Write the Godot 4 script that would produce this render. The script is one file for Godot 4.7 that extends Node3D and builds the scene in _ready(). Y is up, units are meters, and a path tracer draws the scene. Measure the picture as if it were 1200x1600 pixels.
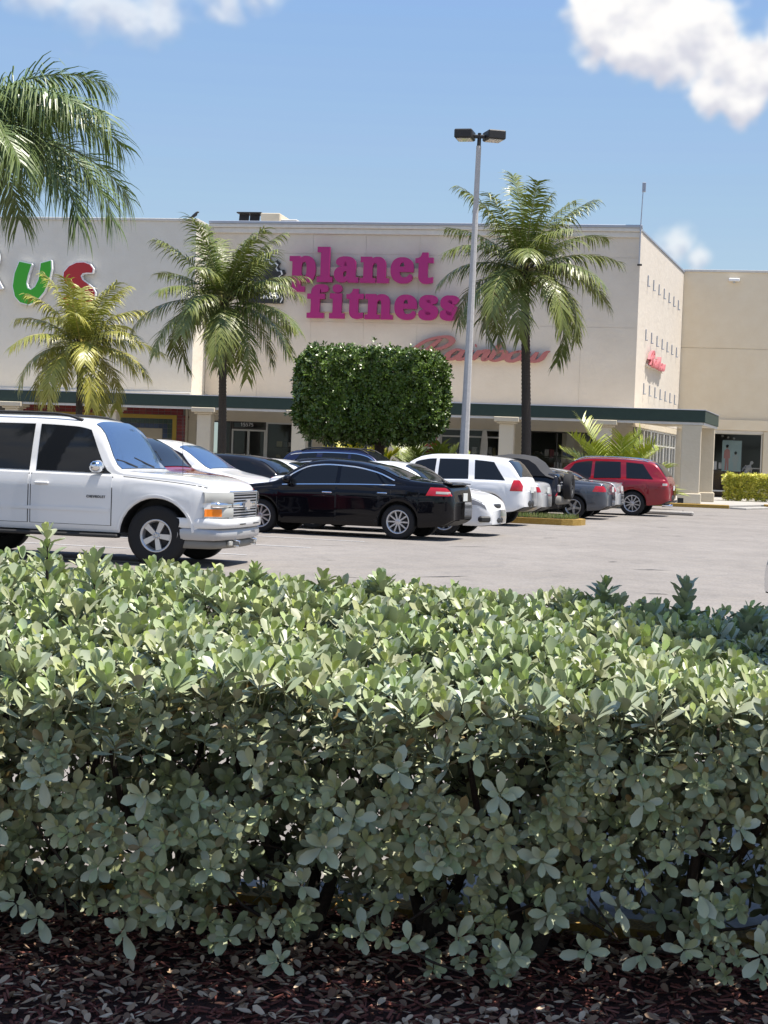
extends Node3D
# A shopping-centre car park seen over a silver-leaved hedge on a bright midday.

var M := {}
var rng := RandomNumberGenerator.new()
var used := {}
var store_frame := Transform3D()

# ------------------------------------------------------------------ nodes
func numbered(called: String) -> String:
	var k: int = used.get(called, 0)
	used[called] = k + 1
	return called if k == 0 else "%s_%03d" % [called, k]

func tag(o: Node, label := "", category := "", group := "", kind := "") -> Node:
	if label: o.set_meta("label", label)
	if category: o.set_meta("category", category)
	if group: o.set_meta("group", group)
	if kind: o.set_meta("kind", kind)
	return o

func thing(called: String, label: String, category: String, at := Vector3.ZERO, turn := 0.0, group := "") -> Node3D:
	var o := Node3D.new()
	o.name = numbered(called)
	add_child(o)
	o.position = at
	o.rotation.y = turn
	tag(o, label, category, group)
	return o

func part(parent: Node, called: String, mesh: Mesh, mat: Material, xf := Transform3D(), kind := "") -> MeshInstance3D:
	var o := MeshInstance3D.new()
	o.name = called
	o.mesh = mesh
	o.material_override = mat
	o.transform = xf
	if kind: o.set_meta("kind", kind)
	parent.add_child(o, true)
	return o

func solo(called: String, mesh: Mesh, mat: Material, label := "", category := "", group := "", kind := "") -> MeshInstance3D:
	var o := MeshInstance3D.new()
	o.name = numbered(called)
	o.mesh = mesh
	o.material_override = mat
	add_child(o)
	tag(o, label, category, group, kind)
	return o

func multi(parent: Node, called: String, mesh: Mesh, mat: Material, xfs: Array, cols: Array, kind := "stuff") -> MultiMeshInstance3D:
	var mm := MultiMesh.new()
	mm.transform_format = MultiMesh.TRANSFORM_3D
	mm.use_colors = true
	mm.mesh = mesh
	mm.instance_count = xfs.size()
	for i in xfs.size():
		mm.set_instance_transform(i, xfs[i])
		mm.set_instance_color(i, cols[i])
	var o := MultiMeshInstance3D.new()
	o.name = called if parent != self else numbered(called)
	o.multimesh = mm
	o.material_override = mat
	o.set_meta("kind", kind)
	parent.add_child(o, true)
	return o

# ------------------------------------------------------------------ meshes
func nst() -> SurfaceTool:
	var s := SurfaceTool.new()
	s.begin(Mesh.PRIMITIVE_TRIANGLES)
	s.set_smooth_group(-1)
	return s

func done(s: SurfaceTool) -> ArrayMesh:
	s.generate_normals()
	return s.commit()

func tri(s: SurfaceTool, a: Vector3, b: Vector3, c: Vector3) -> void:
	s.add_vertex(a); s.add_vertex(b); s.add_vertex(c)

func quad(s: SurfaceTool, a: Vector3, b: Vector3, c: Vector3, d: Vector3) -> void:
	tri(s, a, b, c); tri(s, a, c, d)

func box(s: SurfaceTool, c: Vector3, size: Vector3, bas := Basis(), bevel := 0.0) -> void:
	var h := size / 2.0
	var b := minf(bevel, minf(h.x, minf(h.y, h.z)) * 0.9)
	s.set_smooth_group(-1)
	if b <= 0.0:
		var p: Array[Vector3] = []
		for i in 8:
			p.append(c + bas * Vector3(h.x if i & 1 else -h.x, h.y if i & 2 else -h.y, h.z if i & 4 else -h.z))
		quad(s, p[4], p[6], p[7], p[5]); quad(s, p[0], p[1], p[3], p[2])
		quad(s, p[1], p[5], p[7], p[3]); quad(s, p[0], p[2], p[6], p[4])
		quad(s, p[2], p[3], p[7], p[6]); quad(s, p[0], p[4], p[5], p[1])
		return
	# chamfered: six faces, twelve edge strips, eight corners
	var q := func(sx, sy, sz, ax) -> Vector3:
		var v := Vector3(sx * (h.x - (0.0 if ax == 0 else b)), sy * (h.y - (0.0 if ax == 1 else b)), sz * (h.z - (0.0 if ax == 2 else b)))
		return c + bas * v
	for sg in [-1, 1]:
		quad(s, q.call(sg, -1, -1, 0), q.call(sg, -1, 1 , 0), q.call(sg, 1, 1, 0), q.call(sg, 1, -1, 0))
		quad(s, q.call(-1, sg, -1, 1), q.call(1, sg, -1, 1), q.call(1, sg, 1, 1), q.call(-1, sg, 1, 1))
		quad(s, q.call(-1, -1, sg, 2), q.call(1, -1, sg, 2), q.call(1, 1, sg, 2), q.call(-1, 1, sg, 2))
	for a in [-1, 1]:
		for d in [-1, 1]:
			quad(s, q.call(a, d, -1, 0), q.call(a, d, 1, 0), q.call(a, d, 1, 1), q.call(a, d, -1, 1))
			quad(s, q.call(a, -1, d, 0), q.call(a, 1, d, 0), q.call(a, 1, d, 2), q.call(a, -1, d, 2))
			quad(s, q.call(-1, a, d, 1), q.call(1, a, d, 1), q.call(1, a, d, 2), q.call(-1, a, d, 2))
			for e in [-1, 1]:
				tri(s, q.call(a, d, e, 0), q.call(a, d, e, 1), q.call(a, d, e, 2))

func box_mesh(size: Vector3, bevel := 0.0, at := Vector3.ZERO) -> ArrayMesh:
	var s := nst()
	box(s, at, size, Basis(), bevel)
	return done(s)

# box between two corners
func span_box(a: Vector3, b: Vector3, bevel := 0.0) -> ArrayMesh:
	return box_mesh((b - a).abs(), bevel, (a + b) / 2.0)

func tube(s: SurfaceTool, pts: Array, radii: Array, sides := 8, group := 1, cap := true) -> void:
	var prev: Array = []
	var ref := Vector3.UP
	for i in pts.size():
		var d: Vector3 = (pts[mini(i + 1, pts.size() - 1)] - pts[maxi(i - 1, 0)]).normalized()
		if absf(d.dot(ref)) > 0.95: ref = Vector3.RIGHT if absf(d.x) < 0.9 else Vector3.FORWARD
		var a := d.cross(ref).normalized()
		var b := d.cross(a)
		var ring: Array = []
		for k in sides:
			var t := TAU * k / sides
			ring.append(pts[i] + (a * cos(t) + b * sin(t)) * radii[i])
		s.set_smooth_group(group)
		if i > 0:
			for k in sides:
				var k2 := (k + 1) % sides
				quad(s, prev[k], prev[k2], ring[k2], ring[k])
		s.set_smooth_group(-1)
		if cap and (i == 0 or i == pts.size() - 1):
			for k in range(1, sides - 1):
				tri(s, ring[0], ring[k], ring[k + 1])
		prev = ring

func lathe(s: SurfaceTool, prof: Array, sides: int, xf := Transform3D(), group := 1) -> void:
	# profile of Vector2(radius, height along local z)
	for i in prof.size() - 1:
		s.set_smooth_group(group)
		for k in sides:
			var t0 := TAU * k / sides
			var t1 := TAU * (k + 1) / sides
			var p: Vector2 = prof[i]
			var r: Vector2 = prof[i + 1]
			var a := xf * Vector3(p.x * cos(t0), p.x * sin(t0), p.y)
			var b := xf * Vector3(p.x * cos(t1), p.x * sin(t1), p.y)
			var c := xf * Vector3(r.x * cos(t1), r.x * sin(t1), r.y)
			var d := xf * Vector3(r.x * cos(t0), r.x * sin(t0), r.y)
			if p.x < 1e-4: tri(s, a, c, d)
			elif r.x < 1e-4: tri(s, a, b, d)
			else: quad(s, a, b, c, d)
	s.set_smooth_group(-1)

func prism(s: SurfaceTool, poly: PackedVector2Array, z0: float, z1: float, xf := Transform3D()) -> void:
	s.set_smooth_group(-1)
	var ids := Geometry2D.triangulate_polygon(poly)
	for i in range(0, ids.size(), 3):
		var a := poly[ids[i]]; var b := poly[ids[i + 1]]; var c := poly[ids[i + 2]]
		tri(s, xf * Vector3(a.x, a.y, z1), xf * Vector3(b.x, b.y, z1), xf * Vector3(c.x, c.y, z1))
		tri(s, xf * Vector3(a.x, a.y, z0), xf * Vector3(c.x, c.y, z0), xf * Vector3(b.x, b.y, z0))
	for i in poly.size():
		var a := poly[i]; var b := poly[(i + 1) % poly.size()]
		quad(s, xf * Vector3(a.x, a.y, z0), xf * Vector3(b.x, b.y, z0), xf * Vector3(b.x, b.y, z1), xf * Vector3(a.x, a.y, z1))

func prism_mesh(poly: PackedVector2Array, z0: float, z1: float, xf := Transform3D()) -> ArrayMesh:
	var s := nst()
	prism(s, poly, z0, z1, xf)
	return done(s)

# plan polygon (x, z) raised from y0 to y1
func slab_mesh(poly: PackedVector2Array, y0: float, y1: float) -> ArrayMesh:
	return prism_mesh(poly, -y1, -y0, Transform3D(Basis(Vector3(1, 0, 0), Vector3(0, 0, 1), Vector3(0, -1, 0)), Vector3.ZERO))

# piecewise curve through points, monotone and smooth
func pl(p: Array, x: float) -> float:
	var n := p.size()
	if x <= p[0].x: return p[0].y
	if x >= p[n - 1].x: return p[n - 1].y
	var i := 0
	while i < n - 2 and x > p[i + 1].x: i += 1
	var h: float = p[i + 1].x - p[i].x
	var d: float = (p[i + 1].y - p[i].y) / h
	var m0 := d; var m1 := d
	if i > 0:
		var dl: float = (p[i].y - p[i - 1].y) / (p[i].x - p[i - 1].x)
		m0 = 0.0 if dl * d <= 0.0 else 2.0 * dl * d / (dl + d)
	if i < n - 2:
		var dr: float = (p[i + 2].y - p[i + 1].y) / (p[i + 2].x - p[i + 1].x)
		m1 = 0.0 if dr * d <= 0.0 else 2.0 * dr * d / (dr + d)
	var t: float = (x - p[i].x) / h
	var t2 := t * t; var t3 := t2 * t
	return (2 * t3 - 3 * t2 + 1) * p[i].y + (t3 - 2 * t2 + t) * h * m0 + (-2 * t3 + 3 * t2) * p[i + 1].y + (t3 - t2) * h * m1

func V(list: Array) -> Array:
	var out: Array = []
	for i in range(0, list.size(), 2): out.append(Vector2(list[i], list[i + 1]))
	return out

func P(list: Array) -> PackedVector2Array:
	return PackedVector2Array(V(list))

# ------------------------------------------------------------------ materials
func lin(r: float, g: float, b: float) -> Color:
	return Color(r, g, b).linear_to_srgb()

func plain(r: float, g: float, b: float, rough := 0.7, metal := 0.0) -> StandardMaterial3D:
	var m := StandardMaterial3D.new()
	m.albedo_color = lin(r, g, b)
	m.roughness = rough
	m.metallic = metal
	return m

func noise_tex(freq: float, lo: Color, hi: Color, seed_: int, octaves := 5, size := 512, kind := FastNoiseLite.TYPE_SIMPLEX_SMOOTH, mid = null) -> NoiseTexture2D:
	var n := FastNoiseLite.new()
	n.noise_type = kind
	n.seed = seed_
	n.frequency = freq
	n.fractal_octaves = octaves
	n.fractal_gain = 0.6
	var t := NoiseTexture2D.new()
	t.width = size; t.height = size
	t.seamless = true
	t.noise = n
	var g := Gradient.new()
	g.set_color(0, lo); g.set_color(1, hi)
	if mid != null: g.add_point(0.5, mid)
	t.color_ramp = g
	return t

func bump_tex(freq: float, seed_: int, strength: float, size := 512, octaves := 4) -> NoiseTexture2D:
	var n := FastNoiseLite.new()
	n.seed = seed_
	n.frequency = freq
	n.fractal_octaves = octaves
	var t := NoiseTexture2D.new()
	t.width = size; t.height = size
	t.seamless = true
	t.noise = n
	t.as_normal_map = true
	t.bump_strength = strength
	return t

# patchy material on world triplanar: two colours in large patches, multiplied by a fine grain
func grainy(lo: Color, hi: Color, metres: float, freq: float, rough: float, grain_lo: float, grain_metres: float, bump := 0.0, seed_ := 1, metal := 0.0) -> StandardMaterial3D:
	var m := StandardMaterial3D.new()
	m.albedo_texture = noise_tex(freq, lo, hi, seed_)
	m.uv1_triplanar = true
	m.uv1_world_triplanar = true
	m.uv1_scale = Vector3.ONE / metres
	m.roughness = rough
	m.metallic = metal
	if grain_lo < 1.0:
		m.detail_enabled = true
		m.detail_blend_mode = BaseMaterial3D.BLEND_MODE_MUL
		m.detail_uv_layer = BaseMaterial3D.DETAIL_UV_2
		m.detail_albedo = noise_tex(0.06, Color(grain_lo, grain_lo, grain_lo), Color.WHITE, seed_ + 50, 5, 512)
		m.uv2_triplanar = true
		m.uv2_world_triplanar = true
		m.uv2_scale = Vector3.ONE / grain_metres
	if bump > 0.0:
		m.normal_enabled = true
		m.normal_texture = bump_tex(0.05, seed_ + 9, 6.0)
		m.normal_scale = bump
	return m

func paint(r: float, g: float, b: float, rough := 0.35, metal := 0.0, coat := 1.0) -> StandardMaterial3D:
	var m := plain(r, g, b, rough, metal)
	m.metallic_specular = 0.3
	m.clearcoat_enabled = true
	m.clearcoat = coat
	m.clearcoat_roughness = 0.04
	return m

func leafy(r: float, g: float, b: float, rough := 0.5, through := Color(0.2, 0.26, 0.06)) -> StandardMaterial3D:
	var m := plain(r, g, b, rough)
	m.vertex_color_use_as_albedo = true
	m.cull_mode = BaseMaterial3D.CULL_DISABLED
	m.backlight_enabled = true
	m.backlight = through
	return m

# ------------------------------------------------------------------ the scene
func _ready() -> void:
	rng.seed = 20240607
	var cam := Camera3D.new()
	cam.name = "camera"
	cam.fov = rad_to_deg(2.0 * atan(800.0 / 2600.0))
	cam.position = Vector3(0, 1.5, 0)
	cam.rotation = Vector3(-atan(83.0 / 2600.0), 0, 0.0358)
	cam.near = 0.05
	cam.far = 2000.0
	add_child(cam)
	cam.current = true
	var env := Environment.new()
	env.background_mode = Environment.BG_SKY
	env.tonemap_mode = Environment.TONE_MAPPER_LINEAR
	env.tonemap_exposure = 2.1
	env.sdfgi_enabled = true
	env.ssao_enabled = true
	env.ssil_enabled = true
	var sky := Sky.new()
	var psm := PanoramaSkyMaterial.new()
	psm.panorama = sky_picture()
	sky.sky_material = psm
	env.sky = sky
	env.sky_rotation = Vector3(0, PI, 0)
	env.background_energy_multiplier = 1.0
	var we := WorldEnvironment.new()
	we.name = "daylight"
	we.environment = env
	add_child(we)
	var sun := DirectionalLight3D.new()
	sun.name = "sun"
	sun.light_energy = 1.25
	sun.light_color = Color(1.0, 0.97, 0.925)
	sun.light_angular_distance = 0.5
	sun.shadow_enabled = true
	add_child(sun)
	var el := deg_to_rad(70.5)
	var towards := Vector3(0.992 * cos(el), sin(el), 0.125 * cos(el))
	sun.look_at_from_position(towards * 50.0, Vector3.ZERO, Vector3.FORWARD)

	make_materials()
	var A := deg_to_rad(10.1)
	store_frame = Transform3D(Basis(Vector3(cos(A), 0, sin(A)), Vector3.UP, Vector3(-sin(A), 0, cos(A))), Vector3(12.14, 0, -68.4))
	build_ground()
	build_store()
	build_toy_store()
	build_wing()
	build_signs()
	build_roof_things()
	build_street_things()
	build_cars()
	build_trees()
	build_hedge()
	build_near_ground()

# ------------------------------------------------------------------ sky
func sky_dir(px: float, py: float, w: int, h: int) -> Vector2:
	# texture place -> (azimuth from straight ahead, elevation) in degrees
	return Vector2((px + 0.5) / w * 360.0 - 180.0, 90.0 - (py + 0.5) / h * 180.0)

func air(el: float) -> Color:
	var e := maxf(el, 0.0)
	var t := minf(1.0 - exp(-e / 16.0), 0.80)
	return Color(0.607, 0.66, 0.638).lerp(Color(0.297, 0.432, 0.666), t)

func stamp(im: Image, cloud: Dictionary, n: FastNoiseLite, n2: FastNoiseLite) -> void:
	# a cloud is a set of lobes (azimuth, elevation, half width, half height) in degrees
	var w := im.get_width(); var h := im.get_height()
	var lo := Vector2(1e9, 1e9); var hi := Vector2(-1e9, -1e9)
	for l in cloud.lobes:
		lo = lo.min(Vector2(l[0] - l[2] * 1.6, l[1] - l[3] * 1.6))
		hi = hi.max(Vector2(l[0] + l[2] * 1.6, l[1] + l[3] * 1.6))
	var x0 := int((lo.x + 180.0) / 360.0 * w); var x1 := int((hi.x + 180.0) / 360.0 * w)
	var y0 := clampi(int((90.0 - hi.y) / 180.0 * h), 0, h - 1); var y1 := clampi(int((90.0 - lo.y) / 180.0 * h), 0, h - 1)
	for y in range(y0, y1 + 1):
		for x in range(x0, x1 + 1):
			var d := sky_dir(x, y, w, h)
			if d.y < 0.5: continue
			var best := -1.0
			var light := 0.0
			var sum := 0.0
			var warp: Vector2 = Vector2(n2.get_noise_2d(d.x * 9.0, d.y * 9.0 + 300.0), n2.get_noise_2d(d.x * 9.0 + 900.0, d.y * 9.0)) * cloud.size * 0.2
			for l in cloud.lobes:
				var q := Vector2((d.x + warp.x - l[0]) / l[2], (d.y + warp.y - l[1]) / l[3])
				var v := 1.0 - q.length()
				best = maxf(best, v)
				var wgt := exp(v * 4.0)
				sum += wgt
				light += wgt * (q.y * 0.62 + 0.46)
			var f := n.get_noise_2d(d.x * 20.0 / cloud.size, d.y * 26.0 / cloud.size)
			var dens: float = smoothstep(cloud.soft, cloud.hard, best + f * cloud.rough) * cloud.most
			if dens <= 0.003: continue
			light = clampf(light / sum + f * 0.5 + 0.2, 0.0, 1.0)
			var c := Color(0.60, 0.605, 0.64).lerp(Color(0.73, 0.725, 0.72), smoothstep(0.15, 0.85, light))
			var xx := posmod(x, w)
			im.set_pixel(xx, y, im.get_pixel(xx, y).lerp(c, dens))

func sky_picture() -> ImageTexture:
	var n := FastNoiseLite.new()
	n.seed = 5; n.frequency = 0.09; n.fractal_octaves = 5; n.fractal_gain = 0.55
	var n2 := FastNoiseLite.new()
	n2.seed = 8; n2.frequency = 0.05; n2.fractal_octaves = 3
	var im := Image.create(1024, 512, false, Image.FORMAT_RGB8)
	for y in 512:
		var e := 90.0 - (y + 0.5) / 512.0 * 180.0
		im.fill_rect(Rect2i(0, y, 1024, 1), air(e) if e > -1.0 else Color(0.5, 0.5, 0.5))
	var r := RandomNumberGenerator.new()
	r.seed = 77
	for i in 90:
		var az := r.randf_range(-180.0, 180.0)
		var e := 4.0 + 60.0 * pow(r.randf(), 1.5)
		var sz := r.randf_range(3.0, 8.0)
		if absf(az) < 32.0 and e < 34.0: continue
		var lobes: Array = []
		for k in 5:
			lobes.append([az + r.randf_range(-1.0, 1.0) * sz, e + r.randf_range(-0.25, 0.3) * sz, sz * r.randf_range(0.4, 0.8), sz * r.randf_range(0.25, 0.45)])
		stamp(im, {"lobes": lobes, "size": sz * 0.7, "soft": -0.05, "hard": 0.5, "rough": 0.5, "most": 0.95}, n, n2)
	im.resize(4096, 2048, Image.INTERPOLATE_CUBIC)
	# the clouds ahead: a bright cumulus upper right, a thin veil upper left, a puff behind the roof
	stamp(im, {"lobes": [[6.6, 14.9, 1.35, 2.0], [8.2, 15.6, 2.1, 2.1], [9.9, 14.2, 2.2, 1.9], [11.6, 13.2, 2.2, 1.6], [11.3, 12.3, 1.5, 1.05], [13.8, 13.6, 2.4, 1.8], [8.3, 13.8, 2.1, 1.3]], "size": 3.4, "soft": 0.03, "hard": 0.42, "rough": 0.2, "most": 1.0}, n, n2)
	stamp(im, {"lobes": [[-12.0, 15.2, 2.3, 1.5], [-9.8, 14.3, 2.3, 1.3], [-8.3, 14.7, 1.8, 1.5], [-6.2, 15.2, 1.3, 1.0], [-5.0, 15.5, 1.1, 0.8]], "size": 3.2, "soft": 0.0, "hard": 0.85, "rough": 0.3, "most": 0.72}, n, n2)
	stamp(im, {"lobes": [[9.6, 7.6, 0.9, 0.75], [10.3, 7.2, 0.7, 0.6]], "size": 1.5, "soft": 0.05, "hard": 0.8, "rough": 0.2, "most": 0.7}, n, n2)
	return ImageTexture.create_from_image(im)

func make_materials() -> void:
	M.asphalt = grainy(Color(0.52, 0.497, 0.472), Color(0.585, 0.56, 0.535), 23.0, 0.012, 0.92, 0.8, 1.6, 0.35, 3)
	M.stucco = grainy(Color(0.80, 0.762, 0.708), Color(0.835, 0.80, 0.75), 9.0, 0.01, 0.9, 0.94, 1.2, 0.12, 11)
	M.stucco_warm = grainy(Color(0.81, 0.76, 0.665), Color(0.845, 0.80, 0.715), 9.0, 0.01, 0.9, 0.94, 1.2, 0.12, 12)
	M.stucco_left = grainy(Color(0.85, 0.825, 0.775), Color(0.88, 0.86, 0.815), 8.0, 0.012, 0.9, 0.93, 1.1, 0.12, 34)
	M.stucco_wing_bounce = grainy(Color(0.89, 0.825, 0.715), Color(0.915, 0.86, 0.76), 7.0, 0.012, 0.9, 0.93, 1.1, 0.12, 33)  # lighter stucco copy: bounce from the sunlit side wall put into the colour
	M.trim = grainy(Color(0.79, 0.78, 0.76), Color(0.85, 0.84, 0.82), 4.0, 0.02, 0.8, 0.92, 0.9, 0.0, 13)
	M.coping = plain(0.33, 0.36, 0.42, 0.45, 0.3)
	M.green = grainy(Color(0.135, 0.22, 0.19), Color(0.165, 0.25, 0.215), 3.0, 0.02, 0.55, 0.9, 0.8, 0.0, 14)
	M.dark = plain(0.012, 0.012, 0.013, 0.8)
	M.room = plain(0.2, 0.19, 0.175, 0.9)
	M.carpet = plain(0.1, 0.09, 0.085, 0.95)
	M.table_wood = plain(0.09, 0.055, 0.035, 0.5)
	M.glass = plain(0.02, 0.025, 0.03, 0.04)
	M.glass.metallic_specular = 0.3
	M.glass.transparency = BaseMaterial3D.TRANSPARENCY_ALPHA
	M.glass.albedo_color = Color(0.02, 0.025, 0.03, 0.2)
	M.frame_white = plain(0.55, 0.54, 0.5, 0.5)
	M.frame_bronze = plain(0.05, 0.045, 0.04, 0.4, 0.4)
	M.magenta = plain(0.36, 0.008, 0.15, 0.35)
	M.coral = plain(0.36, 0.125, 0.12, 0.5)
	M.sign_white = plain(0.78, 0.78, 0.78, 0.4)
	M.sign_black = plain(0.015, 0.015, 0.015, 0.45)
	M.toy_green = plain(0.035, 0.36, 0.012, 0.35)
	M.toy_red = plain(0.42, 0.012, 0.018, 0.35)
	M.toy_purple = plain(0.18, 0.04, 0.3, 0.4)
	M.tile_red = [plain(0.22, 0.02, 0.02, 0.35), plain(0.26, 0.03, 0.025, 0.35), plain(0.19, 0.015, 0.02, 0.35)]
	M.tile_yellow = plain(0.5, 0.34, 0.04, 0.5)
	M.tile_blue = [plain(0.03, 0.06, 0.14, 0.3), plain(0.025, 0.05, 0.11, 0.3), plain(0.04, 0.075, 0.16, 0.3)]
	M.tile_green = [plain(0.03, 0.07, 0.05, 0.3), plain(0.025, 0.06, 0.04, 0.3)]
	M.kerb_yellow = grainy(Color(0.72, 0.56, 0.22), Color(0.83, 0.70, 0.40), 1.2, 0.02, 0.85, 0.6, 0.5, 0.3, 15)
	M.concrete = grainy(Color(0.66, 0.645, 0.62), Color(0.74, 0.725, 0.70), 5.0, 0.012, 0.9, 0.8, 0.9, 0.2, 16)
	M.pole = grainy(Color(0.74, 0.73, 0.715), Color(0.82, 0.81, 0.80), 2.0, 0.02, 0.85, 0.8, 0.5, 0.15, 17)
	M.stripe = grainy(Color(0.74, 0.73, 0.72), Color(0.86, 0.86, 0.85), 0.9, 0.03, 0.8, 0.7, 0.4, 0.0, 18)
	M.tar = plain(0.05, 0.048, 0.045, 0.8)
	M.bronze = plain(0.03, 0.028, 0.026, 0.5, 0.3)
	M.metal = plain(0.5, 0.5, 0.5, 0.35, 0.8)
	M.bark_palm = grainy(Color(0.24, 0.20, 0.17), Color(0.52, 0.48, 0.43), 0.7, 0.03, 0.95, 0.5, 0.35, 0.5, 19)
	M.bark = grainy(Color(0.24, 0.20, 0.17), Color(0.40, 0.35, 0.30), 0.5, 0.03, 0.95, 0.5, 0.3, 0.5, 20)
	M.frond = leafy(1, 1, 1, 0.38, Color(0.36, 0.42, 0.08))
	M.ficus = leafy(1, 1, 1, 0.32, Color(0.3, 0.4, 0.05))
	M.silver_leaf = leafy(1, 1, 1, 0.42, Color(0.22, 0.27, 0.12))
	M.lot_grass = leafy(1, 1, 1, 0.7, Color(0.2, 0.3, 0.05))
	M.twig = grainy(Color(0.22, 0.18, 0.15), Color(0.36, 0.31, 0.27), 0.3, 0.03, 0.95, 0.6, 0.2, 0.3, 21)
	M.mulch = grainy(Color(0.24, 0.125, 0.10), Color(0.40, 0.23, 0.185), 0.6, 0.04, 1.0, 0.4, 0.25, 1.0, 22)
	M.chip = plain(1, 1, 1, 0.95)
	M.chip.vertex_color_use_as_albedo = true
	M.chip.cull_mode = BaseMaterial3D.CULL_DISABLED
	# cars
	M.tint = plain(0.012, 0.014, 0.017, 0.04)
	M.tint.metallic_specular = 0.4
	M.shield = plain(0.10, 0.17, 0.30, 0.05, 0.55)
	M.tyre = plain(0.011, 0.011, 0.012, 0.85)
	M.lamp_dark = paint(0.14, 0.14, 0.15, 0.12)
	M.rim = plain(0.55, 0.55, 0.56, 0.28, 0.7)
	M.rim_dark = plain(0.03, 0.03, 0.032, 0.6)
	M.chrome = plain(0.78, 0.79, 0.80, 0.1, 1.0)
	M.bumper_grey = plain(0.42, 0.42, 0.43, 0.3, 0.35)
	M.black_trim = plain(0.02, 0.02, 0.021, 0.6)
	M.gap = plain(0.02, 0.02, 0.02, 0.9)
	M.tail = paint(0.42, 0.01, 0.02, 0.2)
	M.lamp_clear = paint(0.42, 0.42, 0.39, 0.15)
	M.amber = paint(0.75, 0.2, 0.01, 0.25)
	M.plate = plain(0.6, 0.62, 0.6, 0.5)
	M.paint_white = paint(0.74, 0.745, 0.75, 0.4)
	M.paint_black = paint(0.004, 0.004, 0.006, 0.3, 0.0, 0.55)
	M.paint_black.metallic_specular = 0.1
	M.paint_navy = paint(0.012, 0.014, 0.05, 0.3, 0.2)
	M.paint_grey = paint(0.075, 0.085, 0.105, 0.3, 0.35)
	M.paint_silver = paint(0.5, 0.5, 0.5, 0.35, 0.35)
	M.paint_red = paint(0.25, 0.008, 0.022, 0.3, 0.15)
	M.paint_crimson = paint(0.23, 0.006, 0.014, 0.3, 0.1)
	M.paint_char = paint(0.012, 0.012, 0.015, 0.35, 0.0, 0.6)
	M.paint_char.metallic_specular = 0.15
	M.soft_top = plain(0.025, 0.025, 0.027, 0.8)
	M.grey_plastic = plain(0.19, 0.18, 0.16, 0.6)

# ------------------------------------------------------------------ ground, kerbs, markings
func build_ground() -> void:
	var g := nst()
	quad(g, Vector3(-220, 0, 60), Vector3(220, 0, 60), Vector3(220, 0, -400), Vector3(-220, 0, -400))
	solo("car_park_asphalt", done(g), M.asphalt, "", "", "", "structure")
	# raised walk in front of the shops, with its kerb
	var F := store_frame
	var walk := slab_mesh(P([-70, 1.5, 1.9, 1.5, 3.4, -3.0, 30, -6.0, 30, -40, -70, -40]), 0.004, 0.12)
	var w := solo("pavement", walk, M.concrete, "", "", "", "structure")
	w.transform = F
	var runs := [[Vector2(-70, 1.62), Vector2(-1.2, 1.62), M.concrete], [Vector2(-1.2, 1.62), Vector2(1.95, 1.62), M.kerb_yellow], [Vector2(3.52, -3.0), Vector2(14.0, -4.2), M.kerb_yellow]]
	for r in runs:
		var d: Vector2 = r[1] - r[0]
		var mid: Vector2 = (r[0] + r[1]) / 2.0
		var s := nst()
		box(s, Vector3.ZERO, Vector3(d.length(), 0.16, 0.2), Basis(), 0.025)
		var k := solo("kerb", done(s), r[2], "", "", "", "structure")
		k.transform = F * Transform3D(Basis(Vector3.UP, -d.angle()), Vector3(mid.x, 0.07, mid.y))
	var ramp := slab_mesh(P([1.96, 1.75, 3.5, -2.9, 3.9, -1.9, 2.6, 2.1]), 0.006, 0.05)
	var rp := solo("kerb_ramp", ramp, M.concrete, "", "", "", "structure")
	rp.transform = F
	# faded stall lines of the two facing rows
	var front := Vector3(-0.951, 0, -0.309)
	var away := Vector3(0.309, 0, -0.951)
	var o := Vector3(0.9, 0, -29.4)
	for i in range(-4, 11):
		var at: Vector3 = o + away * (2.72 * i)
		var s2 := nst()
		box(s2, Vector3.ZERO, Vector3(8.6, 0.004, 0.1))
		var l := solo("road_markings", done(s2), M.stripe, "", "", "", "structure")
		l.transform = Transform3D(Basis(-front, Vector3.UP, -away), at + front * 5.6 + Vector3(0, 0.004, 0))
	# thin tar seams and dark drips on the open lane
	var r2 := RandomNumberGenerator.new()
	r2.seed = 31
	var ts := nst()
	for i in 46:
		var c := Vector3(r2.randf_range(-3.0, 14.0), 0.005 , r2.randf_range(-62.0, -11.0))
		if i < 10: c = Vector3(r2.randf_range(-1.0, 4.5), 0.005, r2.randf_range(-22.0, -10.0))
		var ang := r2.randf_range(-0.5, 0.5) - 0.3
		var dirv := Vector3(cos(ang), 0, sin(ang))
		var side := Vector3(-dirv.z, 0, dirv.x)
		var len := r2.randf_range(0.15, 0.9)
		var wd := r2.randf_range(0.015, 0.05)
		var pl_: Array = []
		for k in 7:
			var t := k / 6.0
			var half := wd * sin(PI * (0.06 + 0.88 * t)) * r2.randf_range(0.6, 1.2)
			var off := side * r2.randf_range(-0.03, 0.03)
			pl_.append([c + dirv * (t - 0.5) * len + off + side * half, c + dirv * (t - 0.5) * len + off - side * half])
		for k in 6: quad(ts, pl_[k][0], pl_[k + 1][0], pl_[k + 1][1], pl_[k][1])
	solo("tar_patches", done(ts), M.tar, "", "", "", "stuff")

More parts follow.
